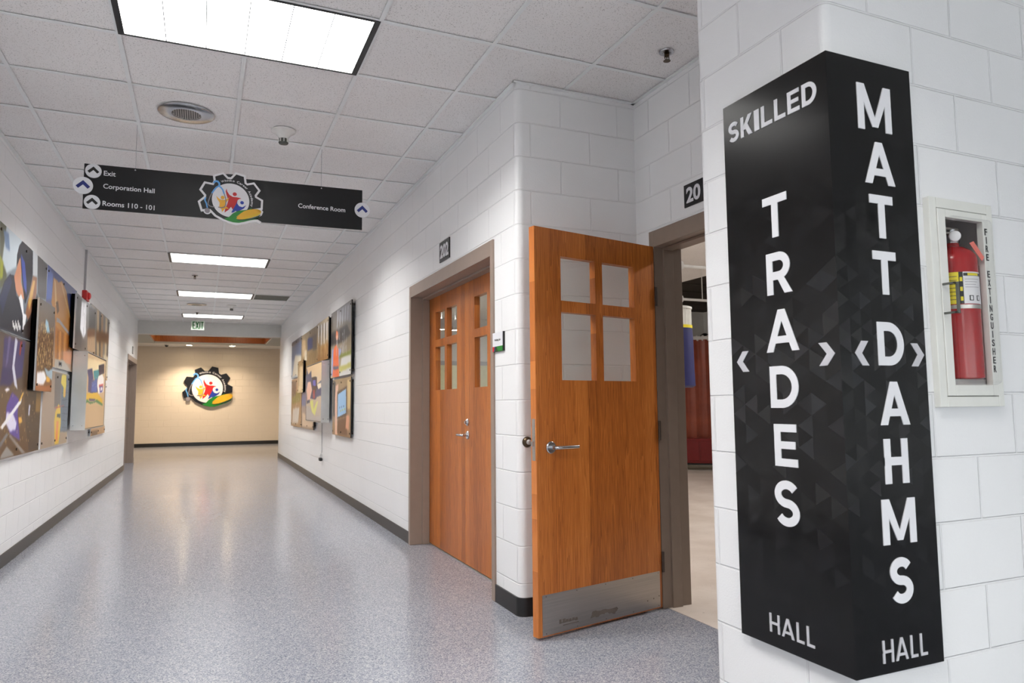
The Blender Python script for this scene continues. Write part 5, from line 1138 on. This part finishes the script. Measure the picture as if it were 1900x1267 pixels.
sprinkler(-.153, 15.76, 'tiny sprinkler head just before the farthest ceiling light')
vg = thing('vent_grille', 'dark grey square return air grille beside a ceiling light', 'vent', (GX + 2 * TX, GY + 14 * TY, H))
g = G(); e = .02
g.box(e, TX - e, e, TY - e, -.002, .002)
for i in range(22):
    x = e + (TX - 2 * e) * (i + .5) / 22; g.box(x - .0015, x + .0015, e, TY - e, -.005, -.002)
g.build('louvers', M['vent'], vg)
g = G()
for b in ((0.005, e, .005, TY - .005), (TX - e, TX - .005, .005, TY - .005), (e, TX - e, .005, e), (e, TX - e, TY - e, TY - .005)): g.box(b[0], b[1], b[2], b[3], -.007, .002)
g.build('frame', M['grid'], vg)
dc = thing('dome_camera', 'small dark dome camera on the lobby ceiling beside a downlight', 'camera', (-1.02, 23.3, ZL))
G().lathe([(.06, 0), (.058, -.03)], n=24).build('mount', M['white'], dc, smooth=40)
G().lathe([(.048, -.03), (.045, -.05), (.03, -.07), (.008, -.078)], n=24).build('dome', M['black'], dc, smooth=60)

# ------------------------------------------------------------------ workshop things seen through the doorway
du = thing('dust_collector', 'dust collector with white pleated filter above a dark blue bag in the workshop', 'dust collector', (4.36, 5.9, 0))
n = 48
vs = []
for z in (1.955, 2.14):
    for i in range(n): a = 2 * math.pi * i / n; q = .165 if i % 2 else .15; vs.append((q * math.cos(a), q * math.sin(a), z))
g = G(); g.add(vs, [(i, (i + 1) % n, n + (i + 1) % n, n + i) for i in range(n)] + [tuple(range(n, 2 * n))])
g.lathe([(.172, 2.13), (.172, 2.15), (.16, 2.155)], n=36)
g.build('filter', M['filter'], du)
G().lathe([(.172, 1.935), (.172, 1.965)], n=36).build('clamp_band', M['label_yellow'], du, smooth=40)
G().lathe([(.17, 1.94), (.176, 1.8), (.18, 1.5), (.186, 1.36), (.16, 1.345)], n=36).build('bag', M['bag_blue'], du, smooth=50)
g = G(); g.cyl((-.09, .05, 0), (-.09, .05, 1.36), .03, 14); g.box(-.45, .0, -.1, .2, 0, .04)
g.build('stand', M['black'], du, smooth=40)
wp = thing('vertical_pipe', 'thin white pipe rising to the workshop ceiling beside the door jamb', 'pipe', (4.0, 5.31, 0))
G().cyl((0, 0, 0), (0, 0, 3.55), .012, 12).build('pipe_run', M['pipe'], wp, smooth=40)
for y, z, lab in ((6.2, 2.66, 'white pipe crossing the workshop near the doorway, upper one with an end cap'), (8.0, 2.62, 'white pipe crossing the workshop deeper inside, lower one')):
    hp = thing('overhead_pipe', lab, 'pipe', (y / 1.335, y, z))
    G().cyl((.0, 0, 0), (2.2, 0, 0), .018, 12).build('pipe_run', M['pipe'], hp, smooth=40)
    G().lathe([(.05, 0), (.055, .04), (.055, .1), (.03, .12)], (-.06, 0, 0), (1, 0, 0), 18).build('end_cap', M['pipe'], hp, smooth=40)
    g = G()
    for x in (.4, 1.9): g.cyl((x, 0, 0), (x, 0, 3.54 - z), .006, 8)
    g.build('hanger_rod', M['pipe'], hp)
wc = thing('welding_screen', 'red vinyl welding curtain on a frame with casters in the workshop', 'screen', (8.1, 11.0, 0), -40)
g = G()
n = 60
vs = [(-1.0 + 2.4 * i / n, .035 * math.sin(i * 1.25) , z) for z in (.52, 2.36) for i in range(n + 1)]
vs += [(a, b + .004, c) for a, b, c in vs]; q = 2 * (n + 1)
g.add(vs, [(i, i + 1, n + 2 + i, n + 1 + i) for i in range(n)] + [(q + i + 1, q + i, q + n + 1 + i, q + n + 2 + i) for i in range(n)])
g.build('curtain', M['curtain'], wc, smooth=60)
g = G(); g.box(-1.05, 1.45, -.03, .03, 2.36, 2.42); g.box(-1.05, -1.0, -.03, .03, .1, 2.42); g.box(1.4, 1.45, -.03, .03, .1, 2.42)
for i in range(26): g.cyl((-1 + i * .095, 0, 2.34), (-1 + i * .095, 0, 2.44), .02, 8)
g.build('frame', M['pipe'], wc)
tb = thing('tool_cabinet', 'low dark red tool cabinet on black casters under the red curtain', 'cabinet', (8.0, 10.75, 0), -40)
g = G(); g.box(-.75, .9, -.3, .0, .13, .56); g.build('body', M['cart_red'], tb, bevel=.01)
for k in range(3): G().box(-.7 + k * .53, -.2 + k * .53, -.312, -.299, .17, .52).build('drawer', M['cart_red'], tb, bevel=.004)
for x in (-.65, .8):
    for y in (-.25, -.05): G().cyl((x - .025, y, .0645), (x + .025, y, .0645), .0625, 18).build('caster', M['black'], tb, smooth=40)
G().box(-.72, .87, -.28, -.02, .1, .135).build('plinth', M['black'], tb)
rk = thing('wire_rack', 'dark wall shelf loaded with black gear behind the red curtain', 'shelf', (9.0, 12.2, 0), -40)
G().box(-1, 1.2, 0, .4, 2.3, 2.34).build('shelf_board', M['pipe'], rk)
for x in (-.98, 1.15): G().box(x, x + .04, 0, .4, 0, 2.3).build('leg', M['black'], rk)
for k in range(6):
    b = thing('gear_bag', 'black gear stored in the row on the workshop shelf', 'gear', (9.0 + (-.85 + .36 * k) * math.cos(R_(-40)) + .1, 12.2 + (-.85 + .36 * k) * math.sin(R_(-40)) + .1, 2.34), -40, 'black gear on the shelf')
    G().lathe([(.13, 0), (.15, .08), (.14, .2), (.08, .27), (.03, .3)], (0, .1, 0), (0, 0, 1), 14).build('body', M['black'], b, smooth=60)
def bay(x, y, z, lab, sc=1.0):
    r = thing('bay_lamp', lab, 'lamp', (x, y, z), 0, 'bay lamps of the workshop')
    G().lathe([(a * sc, b) for a, b in ((.05, .16), (.09, .12), (.15, .03), (.16, 0), (.15, .004), (.08, .11), (.04, .15))], n=28, caps=False).build('shade', M['chrome'], r, smooth=40)
    G().lathe([(.11 * sc, .012), (.12 * sc, .02)], n=24).build('bulb', M['lamp_shop'], r)
    G().cyl((0, 0, .15), (0, 0, 3.55 - z), .008, 8).build('hanger_rod', M['pipe'], r)
bay(3.05, 9.5, 2.24, 'round workshop lamp glowing in the outer pane of the double door', .55); bay(3.27, 9.55, 2.24, 'round workshop lamp glowing in the pane beside the meeting edge', .55)
bay(4.5, 3.4, 3.0, 'workshop bay lamp overhead behind the open door'); bay(6.2, 5.6, 3.0, 'workshop bay lamp over the concrete floor'); bay(3.4, 12.6, 3.0, 'workshop bay lamp near the pale back wall'); bay(9.0, 4.5, 3.0, 'workshop bay lamp in the far corner')
